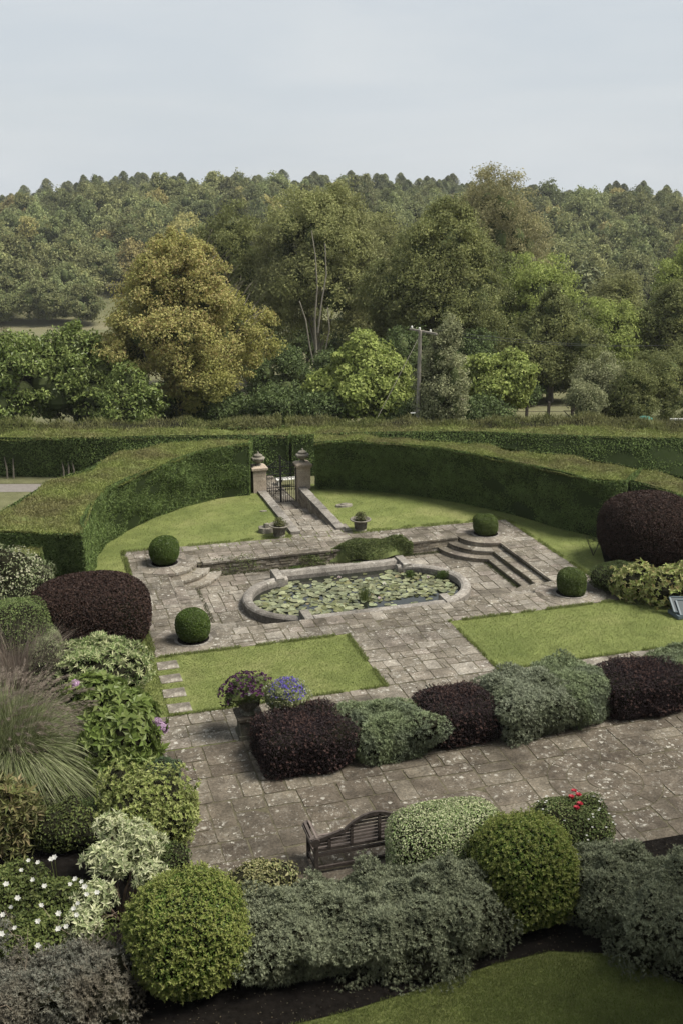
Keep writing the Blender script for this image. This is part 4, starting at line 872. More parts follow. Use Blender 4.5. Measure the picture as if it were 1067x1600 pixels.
# ------------------------------------------------------------------ bench
def bench():
    bx, by = 4.14, 15.80; LN, DP = 2.3, .60
    root = thing('park_bench', 'dark weathered timber bench with a scrolled stepped back, seen from behind', 'bench', (bx, by, .012))
    Z = .012; X = lambda x: bx + x; Y = lambda y: by + y; W_, WT = M['wood'], [M['wood'], M['wood_top']]
    for x in (.05, LN - .05):
        t = MB(); t.box(X(x) - .035, X(x) + .035, Y(0), Y(.07), Z, Z + .74); t.build('back_leg', W_, root)
        t = MB(); t.box(X(x) - .035, X(x) + .035, Y(DP - .07), Y(DP), Z, Z + .64); t.build('front_leg', W_, root)
        t = MB(); t.box(X(x) - .02, X(x) + .02, Y(.07), Y(DP - .07), Z + .09, Z + .15); t.box(X(x) - .02, X(x) + .02, Y(.07), Y(DP - .07), Z + .36, Z + .43); t.build('side_rail', W_, root)
        # rolled arm: slats wrapped round a scroll
        s = -1 if x < 1 else 1; t = MB(); cxr = X(x) + s*.02
        for yy in (.0, DP - .03):
            pts_ = [(cxr + .075*math.cos(a), Y(yy) + .015, Z + .70 + .075*math.sin(a)) for a in np.linspace(0, 2*PI, 15)]; t.prism([(0, 0), (1, 0), (1, 1)], 0, 0.0001) if False else None
            n_ = 14; V = [(cxr + .085*math.cos(a), Y(yy) + k, Z + .69 + .085*math.sin(a)) for k in (-.03, .04) for a in np.arange(n_)*2*PI/n_]
            t.add(V, [(i, (i + 1) % n_, n_ + (i + 1) % n_, n_ + i) for i in range(n_)]); t.F.append((np.array([[t.n - 2*n_ + i for i in range(n_)], [t.n - n_ + i for i in range(n_)][::-1]]), 0)); t.build('arm_scroll', W_, root); t = MB()
        for a in (.1, .38, .66, .94):
            an = PI*a if s < 0 else PI*a; t = MB(); cx_ = cxr + .088*math.cos(an); cz_ = Z + .69 + .088*math.sin(an)
            t.bar((cx_, Y(.0), cz_), (cx_, Y(DP), cz_), .045, .014, 1, up=(math.cos(an), 0, math.sin(an))); t.build('arm_slat', WT, root)
    for i in range(7):
        y = .09 + i*.073; t = MB(); t.box(X(.02), X(LN - .02), Y(y), Y(y + .05), Z + .43, Z + .452, 1); t.build('seat_slat', WT, root)
    t = MB(); t.box(X(.08), X(LN - .08), Y(DP - .05), Y(DP - .02), Z + .35, Z + .425); t.box(X(.08), X(LN - .08), Y(.02), Y(.055), Z + .36, Z + .43); t.build('seat_rail', W_, root)
    t = MB(); t.box(X(.08), X(LN - .08), Y(.015), Y(.055), Z + .09, Z + .15); t.build('stretcher', W_, root)
    def top(x):
        u = min(x, LN - x)
        if u < .30: return .74 + .05*math.sin(u/.30*PI*.5) - .02*math.sin(u/.3*PI)
        if u < .50: return .79 + .05*(u - .30)/.2
        if u < .58: return .84 + .02*math.sin((u - .50)/.08*PI)
        v = (u - .58)/(LN/2 - .58); return .84 + .27*math.sin(v*PI/2)**.8
    t = MB(); xs = np.linspace(.03, LN - .03, 70)
    V = [(X(x), Y(.012 + k), Z + top(x) - d) for x in xs for k, d in ((0, .075), (0, 0), (.05, 0), (.05, .075))]
    t.add(V, [(i*4 + a, i*4 + (a + 1) % 4, (i + 1)*4 + (a + 1) % 4, (i + 1)*4 + a) for i in range(69) for a in range(4)]); t.F.append((np.array([[0, 1, 2, 3], [69*4 + 3, 69*4 + 2, 69*4 + 1, 69*4]]), 0)); t.build('top_rail', W_, root)
    t = MB(); t.box(X(.08), X(LN - .08), Y(.018), Y(.056), Z + .47, Z + .53); t.build('lower_back_rail', W_, root)
    for x in (.30, .72, 1.25, 1.78, 2.20):
        t = MB(); t.box(X(x) - .028, X(x) + .028, Y(.012), Y(.052), Z + .53, Z + top(x) - .05); t.build('back_post', W_, root)
    for i in range(7):
        z = .555 + i*.068; ok = [x for x in np.linspace(.1, LN - .1, 120) if top(x) - .085 > z + .02]
        if len(ok) < 4: continue
        t = MB(); t.box(X(ok[0]), X(ok[-1]), Y(.056), Y(.078), Z + z, Z + z + .042, 1); t.build('back_slat', WT, root)
bench()

# ------------------------------------------------------------------ pots and pedestals
M['urn_dark'] = stone_mat('mossy stone urn', [(.15, .138, .11)], lich=.4, moss=(.05, .06, .025), mossamt=.5, dark=.5, scale=2)
def urn(name, label, c, R, H, mat, group=None, squat=False):
    root = thing(name, label, 'planter', c, group); t = MB()
    pr = [(.55, 0), (.56, .06), (.44, .1), (.36, .14), (.34, .2), (.52, .3), (.66, .42), (.72, .6), (.76, .72), (.74, .78), (.9, .86), (1.0, .93), (1.0, .97), (.93, 1.0), (.84, .97), (.80, .86)] if not squat else \
         [(.56, 0), (.57, .08), (.50, .12), (.48, .22), (.52, .5), (.60, .72), (.80, .84), (1.0, .90), (1.02, .97), (.96, 1.0), (.84, .97), (.80, .86)]
    t.lathe(c, [(r*R, z*H) for r, z in pr], 32); t.build('bowl', [mat], root, smooth=True)
    t = MB(); t.lathe((c[0], c[1], c[2]), [(.80*R, H*.85), (.02, H*.88)], 20); t.build('soil', [M['soil']], root); 
    t = MB()
    for i in range(16 if squat else 12):   # carved flutes / swags
        a = 2*PI*i/(16 if squat else 12); r0 = (.54 if squat else .73)*R; t.tube([(c[0] + r0*math.cos(a), c[1] + r0*math.sin(a), c[2] + H*.2*(1 if squat else 2.2)), (c[0] + r0*1.08*math.cos(a), c[1] + r0*1.08*math.sin(a), c[2] + H*.66)], R*.05, 5)
    tag(t.build('carved_band', [mat], root, smooth=True), kind='stuff'); return root
def pedestal(label, x, y, s, h):
    root = thing('stone_pedestal', label, 'pedestal', (x, y, .012), 'pedestals at the left end of the planted row'); t = MB(); z = .012
    t.box(x - s, x + s, y - s, y + s, z, z + .1); t.box(x - s*.86, x + s*.86, y - s*.86, y + s*.86, z + .1, z + h - .14, 0)
    t.build('shaft', [M['urn_dark']], root); t = MB(); t.box(x - s*.95, x + s*.95, y - s*.95, y + s*.95, z + h - .14, z + h - .07); t.box(x - s*1.12, x + s*1.12, y - s*1.12, y + s*1.12, z + h - .07, z + h); t.build('cap', [M['stone_dark']], root)
p1 = at(395, 1118, .55); p2 = at(440, 1140, .55)
PX1, PY1, PX2, PY2 = 4.08, 21.25, 4.88, 20.85
pedestal('mossy stone pedestal under the purple petunia urn', PX1, PY1, .27, .55); pedestal('stone pedestal under the blue lobelia urn, hidden behind the first purple shrub', PX2, PY2, .27, .55)
u1 = urn('stone_urn', 'mossy stone urn of dark purple petunias on the left pedestal', (PX1, PY1, .565), .34, .46, M['urn_dark'], 'flower urns on the terrace')
u2 = urn('stone_urn', 'mossy stone urn of blue lobelia on the right pedestal', (PX2, PY2, .565), .32, .42, M['urn_dark'], 'flower urns on the terrace')
M['petun_leaf'] = leaf_mat('petunia leaves', [(.05, .08, .022), (.08, .11, .035), (.12, .14, .05)], trans=.3)
M['petun'] = leaf_mat('dark petunia petals', [(.055, .018, .055), (.09, .03, .08), (.035, .012, .04)], trans=.2)
M['lobel_leaf'] = leaf_mat('pale trailing leaves', [(.14, .18, .06), (.24, .26, .12), (.38, .37, .22), (.10, .14, .045)], trans=.3)
M['lobel'] = leaf_mat('blue lobelia petals', [(.085, .07, .33), (.13, .10, .42), (.20, .15, .36)], trans=.2)
def flowers_on(root_, name, c, R, n, mat, L, seed, zmin=.0, k=5, offs=(0, 0, 0), sub=(1, 1, 1)):
    rg = np.random.default_rng(seed); t = MB(); D = rdir(rg, n*3); D = D[D[:, 2] > zmin][:n]; P = D*np.array(R)*(.92 + .16*rg.random(len(D)))[:, None]*np.array(sub) + np.array(c) + np.array(offs)
    rosettes(t, rg, P, D, k, L, L*.8, .5); return tag(t.build(name, [mat], root_), kind='stuff')
q = (PX1, PY1, 1.02); pl = thing('petunia_plant', 'dark purple petunias filling the left mossy urn', 'flowers', (PX1, PY1, .97), 'flowers in the terrace urns')
bush('leaves', None, None, (q[0], q[1], .95), (.50, .42, .28), M['petun_leaf'], 3600, .05, .03, p=2, seed=80, lump=(30, .35, 20), shell=.5, jit=1., parent=pl, zc=.2)
flowers_on(pl, 'petals', (q[0], q[1], 1.15), (.56, .50, .36), 190, M['petun'], .045, 81, zmin=.15)
flowers_on(pl, 'trailing_petals', (q[0] - .52, q[1] - .1, 1.12), (.17, .2, .26), 40, M['petun'], .045, 82, zmin=-.9)
bush('trailing_leaves', None, None, (q[0] - .40, q[1] - .1, .72), (.16, .18, .26), M['petun_leaf'], 420, .05, .03, p=2, seed=83, core=None, shell=.8, jit=1., parent=pl, zc=.25)
flower(pl, 'white_daisy', (q[0] - .05, q[1] - .38, 1.20), .055, 12, M['petal_white'], 5, (0, -.6, 1))
q = (PX2, PY2, 1.0); pl = thing('lobelia_plant', 'blue lobelia among pale trailing leaves in the right mossy urn', 'flowers', (PX2, PY2, .93), 'flowers in the terrace urns')
bush('leaves', None, None, (q[0], q[1], .80), (.56, .48, .36), M['lobel_leaf'], 5200, .045, .026, p=2, seed=84, lump=(30, .35, 20), shell=.5, jit=1., parent=pl, zc=.28)
flowers_on(pl, 'blue_petals', (q[0] - .02, q[1] - .12, 1.12), (.40, .36, .42), 420, M['lobel'], .026, 85, zmin=.1)
flowers_on(pl, 'pale_petals', (q[0], q[1], 1.08), (.60, .52, .34), 120, M['petal_white'], .018, 86, zmin=-.4)
# two squat planters and broken stones on the upper lawn
M['ivy'] = leaf_mat('planter leaves', [(.07, .09, .03), (.13, .14, .055), (.18, .17, .08)], trans=.25)
for px, py, lb, lb2, sd in ((437, 838, 'squat carved stone planter left of the gate path', 'small leafy plant in the left lawn planter', 90), (563, 829, 'squat carved stone planter right of the gate path wall', 'sparse straggly plant in the right lawn planter', 91)):
    q = at(px, py, 0); urn('stone_planter', lb, (q.x, q.y, 0), .38, .46, M['urn'], 'planters on the upper lawn', True)
    pl = thing('planter_plant', lb2, 'plant', (q.x, q.y, .40), 'plants in the lawn planters'); bush('foliage', None, None, (q.x, q.y, .38), (.24, .22, .17), M['ivy'], 700, .05, .032, p=2, seed=sd, core=None, shell=.7, jit=1., parent=pl)
def rock(label, px, py, a, b, h, seed, slabby=False):
    rg = np.random.default_rng(seed); q = at(px, py, 0); t = MB(); n = 9; r = 1 + .28*(rg.random(n) - .5)
    P_ = [(q.x + a*r[i]*math.cos(2*PI*i/n), q.y + b*r[i]*math.sin(2*PI*i/n)) for i in range(n)]; t.prism(P_, -.04, h*.6, 0, list(.3*h*rg.random(n)), taper=.06)
    if not slabby: t.prism([((x - q.x)*.62 + q.x + .05, (y - q.y)*.6 + q.y) for x, y in P_], h*.5, h, 0, list(.3*h*rg.random(n)), taper=.25)
    tag(t.build('broken_stone', [M['urn']], loc=(q.x, q.y, 0)), label, 'stone', 'broken stones on the upper lawn')
rock('rough broken stone beside the left lawn planter', 416, 831, .30, .24, .26, 1); rock('flat broken stone on the lawn right of the gate path', 538, 791, .36, .22, .10, 2, False)
rock('thin stone chip lying on the left upper lawn', 412, 799, .17, .07, .04, 3, True)

# ------------------------------------------------------------------ left border
M['cream'] = leaf_mat('cream edged whorls', [(0.134, 0.195, 0.0671), (0.207, 0.268, 0.0976), (0.366, 0.403, 0.207), (0.488, 0.488, 0.293), (0.104, 0.159, 0.0488)], trans=.3, vary=.15)
q = at(158, 1040, .5); 
def ros_bush(name, label, c, R, mat, n, L, W, k, lift, seed, p=2.5, lump=(40, .2, 24), shell=.25, core=.86, cat='shrub', group=None, parent=None):
    return bush(name, label, cat, c, R, mat, int(n*1.7), L*.78, W*.85, p=p, seed=seed, lump=lump, shell=shell, style='ros', k=k, lift=lift, corem=M['core'] if core else None, core=core, group=group, parent=parent)
ros_bush('whorled_shrub', 'glossy shrub with cream edged leaf whorls in front of the left purple dome', (1.0, 24.55, 0), (1.32, 1.0, .60), M['cream'], 850, .16, .042, 8, .7, 100)
M['hyd'] = leaf_mat('hydrangea leaves', [(.095, .135, .032), (.125, .17, .042), (.16, .205, .06), (.19, .225, .08)], trans=.35, rough=.4, vary=.2)
hy = thing('hydrangea', 'broad leaved hydrangea with a few mophead flowers in the left border', 'hydrangea', (1.35, 21.2, 0))
for i, (px, py, zc, rp, ry, h, n) in enumerate(((185, 1165, .6, 62, .75, .68, 360), (155, 1110, .6, 48, .7, .72, 260), (205, 1130, .5, 38, .6, .6, 170))):
    q = at(px, py, zc); s_ = ppm(q); bush('foliage', None, None, (q.x, q.y, 0), (rp/s_, ry, h), M['hyd'], int(n*1.5), .19, .10, p=2.3, seed=101 + i, lump=(20, .25, 14), shell=.35, style='ros', k=5, lift=.35, parent=hy, corem=M['core'], core=.78)
M['pinkpet'] = leaf_mat('pink mophead', [(.42, .28, .40), (.52, .38, .50), (.36, .22, .38)], trans=.2); M['creampet'] = leaf_mat('cream mophead', [(.45, .48, .30), (.55, .56, .42)], trans=.2)
for px, py, z, r, mt in ((253, 1137, .75, .15, 'pinkpet'), (246, 1127, .85, .10, 'pinkpet'), (217, 1104, 1.0, .13, 'creampet'), (118, 1068, 1.25, .10, 'pinkpet')):
    q = at(px, py, z); rg = np.random.default_rng(int(px)); t = MB(); blob_core(t, q, (r*.85, r*.85, r*.7), 2, None, 1, 0, 12, 8); D = rdir(rg, 170); rosettes(t, rg, np.array(q) + D*np.array([r, r, r*.8]), D, 4, r*.22, r*.2, .2); t.build('flower_head', [M[mt]], hy)
M['misc'] = leaf_mat('arching grass blades', [(0.101, 0.128, 0.0472), (0.156, 0.189, 0.0742), (0.216, 0.243, 0.115), (0.323, 0.323, 0.203), (0.0809, 0.101, 0.0404)], trans=.35, patch_scale=1.5)
M['plume'] = leaf_mat('pink grass plumes', [(.19, .15, .125), (.24, .19, .16), (.28, .24, .19), (.15, .125, .095)], trans=.4)
q = at(30, 1190, .4); GX = q.x; GY = q.y
ms = thing('miscanthus', 'huge arching ornamental grass with pinkish plumes in the left border', 'ornamental grass', (GX, GY, 0))
mb_, V_ = blades('', '', '', (GX, GY, 0), n=6800, h=2.15, spread=1.75, w_=.019, mat=None, seed=7, segs=8, droop=.80, dirb=(.95, -.2), base_r=.60); mb_.build('blades', M['misc'], ms)
mb_, V_ = blades('', '', '', (GX - .2, GY + .55, 0), n=420, h=2.35, spread=1.3, w_=.012, mat=None, seed=8, segs=8, droop=.40, dirb=(1.25, .2), base_r=.6); mb_.build('flower_stalks', M['misc'], ms)
rg = np.random.default_rng(9); t = MB(); tips = V_[:, -1].mean(1); prev = V_[:, -2].mean(1); dr = unit(tips - prev)
for k in range(34):
    u = rg.random(len(tips))[:, None]; P = tips - dr*u*.30 + rg.normal(size=tips.shape)*.012; T = unit(dr + .55*rdir(rg, len(tips)) + np.array([.25, 0, -.1])); t.leaves(P, T, rdir(rg, len(tips)), .10, .010)
tag(t.build('plumes', M['plume'], ms), kind='stuff')
blade_plant('pink_plume_grass', 'paler pink plumed grass behind the huge arching grass', 'ornamental grass', tuple(at(30, 1085, 0)), M['plume'], n=2600, h=1.9, spread=1.1, w_=.015, seed=10, segs=6, droop=.35, dirb=(.4, 0), base_r=.8)
M['sage'] = leaf_mat('small grey green leaves', [(0.132, 0.176, 0.0732), (0.205, 0.249, 0.117), (0.293, 0.329, 0.176), (0.41, 0.425, 0.264)], patch=(.17, .18, .10), patch_scale=.8, trans=.3)
M['sage2'] = leaf_mat('fine green leaves', [(0.0976, 0.146, 0.0427), (0.146, 0.195, 0.0671), (0.207, 0.244, 0.0976)], trans=.3)
bush('tall_shrub', 'tall feathery shrub with cream flower sprays at the left edge of the hedge end', 'shrub', (-.95, 28.9, 0), (1.0, .9, 1.15), M['sage'], 15000, .07, .028, p=2.2, seed=110, lump=(60, .3, 30), shell=.35, jit=1., corem=M['core'])
flowers_on(COL.objects['tall_shrub'], 'flower_sprays', (-.95, 28.9, 1.25), (1.0, .9, 1.2), 420, leaf_mat('cream sprays', [(.42, .41, .30), (.34, .34, .22)]), .04, 111, zmin=-.1)
bush('green_shrub', 'dense fine leaved green shrub left of the copper purple dome', 'shrub', (-1.15, 26.3, 0), (1.15, 1.1, 1.0), M['sage2'], 22000, .05, .022, p=2.4, seed=112, lump=(50, .2, 30), shell=.25, jit=1., corem=M['core'])
bush('pale_hedge', 'pale sage clipped low hedge between the green shrub and the purple dome', 'hedge', (-.28, 25.6, 0), (.42, 2.3, .62), M['sage'], 16000, .045, .022, p=3.2, seed=113, lump=(40, .1, 20), shell=.15, jit=.9, corem=M['core'])
bush('pink_sedum', 'low dusky pink flowering plant in front of the green shrub', 'flowering plant', tuple(at(25, 1020, 0)), (.9, .5, .5), M['plume'], 5000, .05, .02, p=2.3, seed=114, lump=(40, .3, 24), shell=.4, jit=1., corem=M['core'])
M['sorb'] = leaf_mat('yellow green sprays', [(0.183, 0.232, 0.061), (0.268, 0.305, 0.0976), (0.342, 0.354, 0.146), (0.134, 0.183, 0.0488)], trans=.3, vary=.15)
gs = thing('golden_shrub', 'loose golden yellow shrub between the hydrangea and the terrace paving', 'shrub', (1.9, 18.4, 0))
for i, (px, py, zc, rp, ry, h, n) in enumerate(((278, 1262, .35, 34, .5, .42, 700), (232, 1262, .55, 66, .66, .66, 1600), (195, 1240, .7, 40, .5, .75, 800), (270, 1290, .4, 36, .45, .45, 600), (210, 1310, .4, 45, .5, .5, 700))):
    q = at(px, py, zc); s_ = ppm(q); bush('foliage', None, None, (q.x, q.y, 0), (rp/s_, ry, h), M['sorb'], n, .07, .03, p=2.2, seed=120 + i, lump=(30, .4, 24), shell=.55, style='ros', k=7, lift=.8, parent=gs, corem=M['core'], core=.62)
M['varieg'] = leaf_mat('white edged leaves', [(0.195, 0.244, 0.11), (0.39, 0.415, 0.232), (0.561, 0.561, 0.378), (0.146, 0.195, 0.0732)], trans=.3, vary=.15)
vs = thing('variegated_shrub', 'open white variegated shrub with bare brown stems above the dark soil', 'shrub', tuple(at(190, 1440, 0)))
q0 = at(190, 1440, 0); clumps = ((200, 1300, 1.1, 38), (165, 1340, 1.0, 34), (225, 1320, 1.15, 32), (150, 1400, .8, 34), (130, 1440, .7, 30), (235, 1365, .9, 26), (185, 1345, 1.05, 30), (175, 1290, 1.1, 26))
t = MB(); rg2 = random.Random(2)
for i, (px, py, z, rp) in enumerate(clumps):
    q = at(px, py, z); s_ = ppm(q); bush('foliage', None, None, (q.x, q.y, z - .2), (rp/s_, .32, .2), M['varieg'], 190, .10, .035, p=2, seed=130 + i, lump=(20, .3, 20), shell=.7, style='ros', k=6, lift=.5, parent=vs, core=None)
    a_ = Vector(q0); b_ = Vector(q); m1 = a_.lerp(b_, .35) + Vector((rg2.gauss(0, .06), rg2.gauss(0, .06), .12)); m2 = a_.lerp(b_, .7) + Vector((rg2.gauss(0, .05), rg2.gauss(0, .05), .08)); t.tube([a_, m1, m2, b_], [.028, .022, .016, .008], 6)
t.build('stem', [plain('brown stems', (.13, .09, .065), .8, noise=.3)], vs)
M['anem'] = leaf_mat('anemone leaves', [(0.0671, 0.0936, 0.0274), (0.104, 0.131, 0.0384), (0.146, 0.165, 0.0549)], trans=.3)
an = thing('anemone_clump', 'leafy clump of white anemones in the lower left', 'flowering plant', tuple(at(60, 1440, 0)))
for i, (px, py, zc, rp, h, n) in enumerate(((20, 1400, .5, 70, .5, 5500), (90, 1420, .45, 70, .45, 5500), (60, 1470, .35, 90, .38, 5500), (-60, 1420, .5, 80, .5, 3000), (130, 1470, .25, 50, .28, 2500))):
    q = at(px, py, zc); s_ = ppm(q); bush('foliage', None, None, (q.x, q.y, 0), (rp/s_, .6, h), M['anem'], n, .075, .045, p=2.2, seed=140 + i, lump=(30, .3, 24), shell=.5, jit=1., parent=an, corem=M['core'], core=.75)
fl = ((86, 1340), (60, 1348), (34, 1360), (70, 1385), (10, 1382), (52, 1375), (18, 1418), (5, 1430), (28, 1404), (65, 1415), (24, 1450), (60, 1440), (92, 1428), (120, 1430), (110, 1382), (118, 1374), (133, 1386), (136, 1398), (122, 1412), (152, 1395), (92, 1452), (104, 1448), (45, 1345), (80, 1343), (3, 1460), (116, 1420), (128, 1378), (60, 1478))
for i, (px, py) in enumerate(fl):
    z = .95 + .1*((i*7) % 3); q = at(px, py, z); flower(an, 'white_flower', q, [.06, .05, .045, .055][i % 4], 6, M['petal_white'], 200 + i, (.1*((i % 5) - 2), -.5, 1))
t = MB(); rg2 = random.Random(3)
for i, (px, py) in enumerate(fl):
    z = .95 + .1*((i*7) % 3); q = at(px, py, z); t.tube([(q.x, q.y, z), (q.x + rg2.gauss(0, .04), q.y + .03, z*.6), (q.x + rg2.gauss(0, .08), q.y + rg2.gauss(0, .05), .1)], .005, 4)
tag(t.build('flower_stems', M['anem'], an), kind='stuff')
M['fernor'] = leaf_mat('bronze fern fronds', [(.13, .15, .05), (.18, .18, .07), (.21, .17, .09), (.10, .13, .04)], trans=.3)
ros_bush('bronze_fern', 'bronze tipped ferny plant at the left frame edge', tuple(at(5, 1330, .0)), (.75, .45, .75), M['fernor'], 360, .24, .06, 6, 1.0, 150, shell=.5, core=.6)
bush('juniper', 'low blue green juniper beside the hydrangea on the paving edge', 'shrub', tuple(at(258, 1228, 0)), (.38, .45, .30), leaf_mat('juniper', [(.05, .085, .04), (.075, .11, .055), (.10, .135, .075)], trans=.2), 6000, .05, .014, p=2.2, seed=151, lump=(40, .3, 30), shell=.35, jit=1., corem=M['core'])
q = at(40, 1262, 0); bush('shade_plants', 'dark leafy undergrowth beneath the huge arching grass', 'plant', (q.x, q.y, 0), (1.0, .55, .35), M['anem'], 5000, .07, .045, p=2.2, seed=152, lump=(30, .3, 24), shell=.5, jit=1., corem=M['core'])
q = at(130, 1290, 0); bush('shade_plants', 'dim low leaves on the soil between the grass and the variegated shrub', 'plant', (q.x, q.y, 0), (.9, .55, .22), M['petun_leaf'], 2600, .06, .035, p=2.2, seed=153, lump=(30, .3, 24), shell=.6, jit=1., core=None)

q = at(105, 1320, 0); bush('shade_plants', 'dark ferny undergrowth between the bronze fern and the variegated shrub', 'plant', (q.x, q.y, 0), (.6, .5, .42), M['anem'], 5200, .06, .035, p=2.2, seed=154, lump=(30, .3, 24), shell=.5, jit=1., corem=M['core'])
q = at(255, 1360, 0); bush('shade_plants', 'dim leafy growth under the golden shrub by the large golden ball', 'plant', (q.x, q.y, 0), (.55, .4, .26), M['petun_leaf'], 3200, .06, .035, p=2.2, seed=155, lump=(30, .3, 24), shell=.5, jit=1., corem=M['core'])

# ------------------------------------------------------------------ right border
bush('green_mound', 'low dark green spreading mound below the right purple dome', 'shrub', (16.95, 26.98, 0), (.98, .70, .42), leaf_mat('mound leaves', [(.05, .075, .022), (.075, .105, .03), (.10, .13, .045), (.06, .07, .03)], trans=.2), 15000, .042, .018, p=2.1, seed=160, lump=(40, .14, 24), shell=.2, jit=.9, corem=M['core'])
M['elae'] = leaf_mat('yellow green leaves', [(0.183, 0.232, 0.061), (0.268, 0.305, 0.0976), (0.366, 0.378, 0.171), (0.317, 0.244, 0.11)], trans=.3, vary=.2)
ys = thing('yellow_shrub', 'spreading yellow green leafy shrub in front of the right purple dome', 'shrub', (18.5, 27.2, 0))
for i, (px, py, zc, rp, ry, h, n) in enumerate(((1000, 905, .6, 36, .6, .55, 460), (1045, 912, .65, 40, .6, .62, 560), (1090, 905, .7, 45, .6, .7, 400), (975, 893, .75, 24, .4, .4, 240))):
    q = at(px, py, zc); s_ = ppm(q); bush('foliage', None, None, (q.x, q.y, 0), (rp/s_, ry, h), M['elae'], n, .11, .055, p=2.2, seed=161 + i, lump=(24, .3, 20), shell=.5, style='ros', k=6, lift=.5, parent=ys, corem=M['core'], core=.7)
q = at(1074, 966, 0); cf = thing('cold_frame', 'small blue grey framed panel leaning under the yellow green shrub', 'cold frame', (q.x, q.y, .02)); M['bluegrey'] = plain('blue grey paint', (.09, .115, .13), .5); M['glassy'] = plain('dull pane', (.05, .06, .065), .6)
for k, (dx, dy, dz_) in enumerate(((0, 0, 0), (-.12, .14, .06))):
    o3 = Vector((q.x - .25 + dx, q.y + dy, .12 + dz_)); ux = Vector((1, -.25, -.05)).normalized(); uy = Vector((.1, .75, .62)).normalized(); A = [o3, o3 + ux*1.0, o3 + ux*1.0 + uy*.5, o3 + uy*.5]
    t = MB()
    for i in range(4): t.bar(A[i], A[(i + 1) % 4], .05, .05)
    t.build('panel_frame', [M['bluegrey']], cf); t = MB(); n3 = ux.cross(uy)*.012; t.add([tuple(v - n3) for v in A] + [tuple(v + n3) for v in A], [(3, 2, 1, 0), (4, 5, 6, 7)]); t.build('pane', [M['glassy']], cf)
t = MB(); t.box(q.x - .35, q.x + .9, q.y - .05, q.y + .5, .02, .12); t.build('base', [M['bluegrey']], cf)
q = at(926, 868, 0); sp_ = thing('sapling', 'thin twiggy sapling in the grass by the right purple dome', 'sapling', (q.x, q.y, 0)); t = MB(); rg2 = random.Random(6)
for i in range(7):
    P = [(q.x, q.y, 0)]; a = rg2.uniform(0, 6.28)
    for s_ in range(4): P.append((q.x + math.cos(a)*.07*(s_ + 1) + rg2.gauss(0, .015), q.y + math.sin(a)*.07*(s_ + 1), .17*(s_ + 1)*rg2.uniform(.8, 1.05)))
    t.tube(P, [.012, .010, .008, .006, .004], 4)
t.build('stems', [M['bark_dark']], sp_); bush('leaves', None, None, (q.x, q.y, .3), (.28, .25, .26), M['petun_leaf'], 60, .07, .04, p=2, seed=170, core=None, shell=.9, parent=sp_)
q = at(676, 1076, 0); t = MB()
for i in range(3): t.box(q.x - .12 + i*.09, q.x - .07 + i*.09, q.y - .22, q.y + .22, .012, .05)
tag(t.build('boot_scraper', [M['bark']], loc=(q.x, q.y, .01)), 'small ridged stone block at the foot of the central path', 'stone block')

# ------------------------------------------------------------------ trees
def crown_cloud(mb, rng, C_, R, nl, nc, nleaf, L, W, prof=None, rc=.55, up=.5, lobe=(.26, .42), inner=.15, core=.55, cm=1, flatc=.65, droop=0.):
    """crown = lobes > clumps > leaf-sized faces, spread unevenly so the background shows through at the rim"""
    R = np.array(R, float); C_ = np.array(C_, float); rm = R.mean()
    D = rdir(rng, nl*3); D = D[D[:, 2] > -.72][:nl]; q = (.50 + .32*rng.random(len(D)))[:, None]; q[:max(1, nl//6)] *= .35
    LC = D*q; LR = (lobe[0] + (lobe[1] - lobe[0])*rng.random(len(D)))
    P0 = []; N0 = []
    for c, r in zip(LC, LR):
        d = rdir(rng, nc*2); o_ = unit(c[None])[0]; d = d[(d@o_) > -.35][:nc]; P0.append(c + d*r*(.78 + .3*rng.random(len(d)))[:, None]); N0.append(d)
    P0 = np.concatenate(P0); N0 = np.concatenate(N0)
    # drop clumps buried deep inside the crown
    keep = (np.linalg.norm(P0, axis=1) > .45) | (rng.random(len(P0)) < inner); P0, N0 = P0[keep], N0[keep]
    rcs = rc*(.6 + .8*rng.random(len(P0)))
    P = np.repeat(P0*R, nleaf, 0); Nn = np.repeat(N0, nleaf, 0); off = rdir(rng, len(P)); rr = np.repeat(rcs, nleaf)*rng.random(len(P))**.45
    off = off*np.array([1, 1, flatc]); P = P + off*rr[:, None]
    if droop: P[:, 2] -= droop*rng.random(len(P))**2*np.repeat(rng.random(len(P0)), nleaf)
    if prof is not None:
        s_ = prof((P[:, 2]/R[2] + 1)/2); P[:, 0] *= s_; P[:, 1] *= s_
    A = unit(off*.8 + Nn*.5 + np.array([0, 0, up])); scatter(mb, rng, P + C_, A, L, W, .7, 0, (0, 0, -1), .4)
    if core:
        for c, r in zip(LC, LR):
            cc = c*R*.86
            if prof is not None: k = prof(np.array([(cc[2]/R[2] + 1)/2]))[0]; cc = cc*np.array([k, k, 1]); r_ = r*k
            else: r_ = r
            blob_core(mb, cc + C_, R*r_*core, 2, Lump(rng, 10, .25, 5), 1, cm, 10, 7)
    return LC*R + C_
def limb_tree(mb, rng, base, targets, r0, m=0, fork=.35, k=6):
    base = np.array(base, float); top = targets.mean(0); f0 = base + (top - base)*fork; f0[:2] += rng.normal(size=2)*.2
    mb.tube([base - [0, 0, .3], base + (f0 - base)*.5 + np.r_[rng.normal(size=2)*.12, 0], f0], [r0*1.25, r0, r0*.85], k, m)
    for t in targets:
        s_ = f0 + (base - f0)*rng.random()*.35; m1 = s_ + (t - s_)*.4 + rng.normal(size=3)*.35 + [0, 0, .5]; m2 = s_ + (t - s_)*.75 + rng.normal(size=3)*.3
        mb.tube([s_, m1, m2, t], [r0*.5, r0*.34, r0*.2, r0*.06], k - 1, m)
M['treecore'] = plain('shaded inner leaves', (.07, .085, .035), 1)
def ground(x, y): return float(terrain_z(np.array(x), np.array(y)))
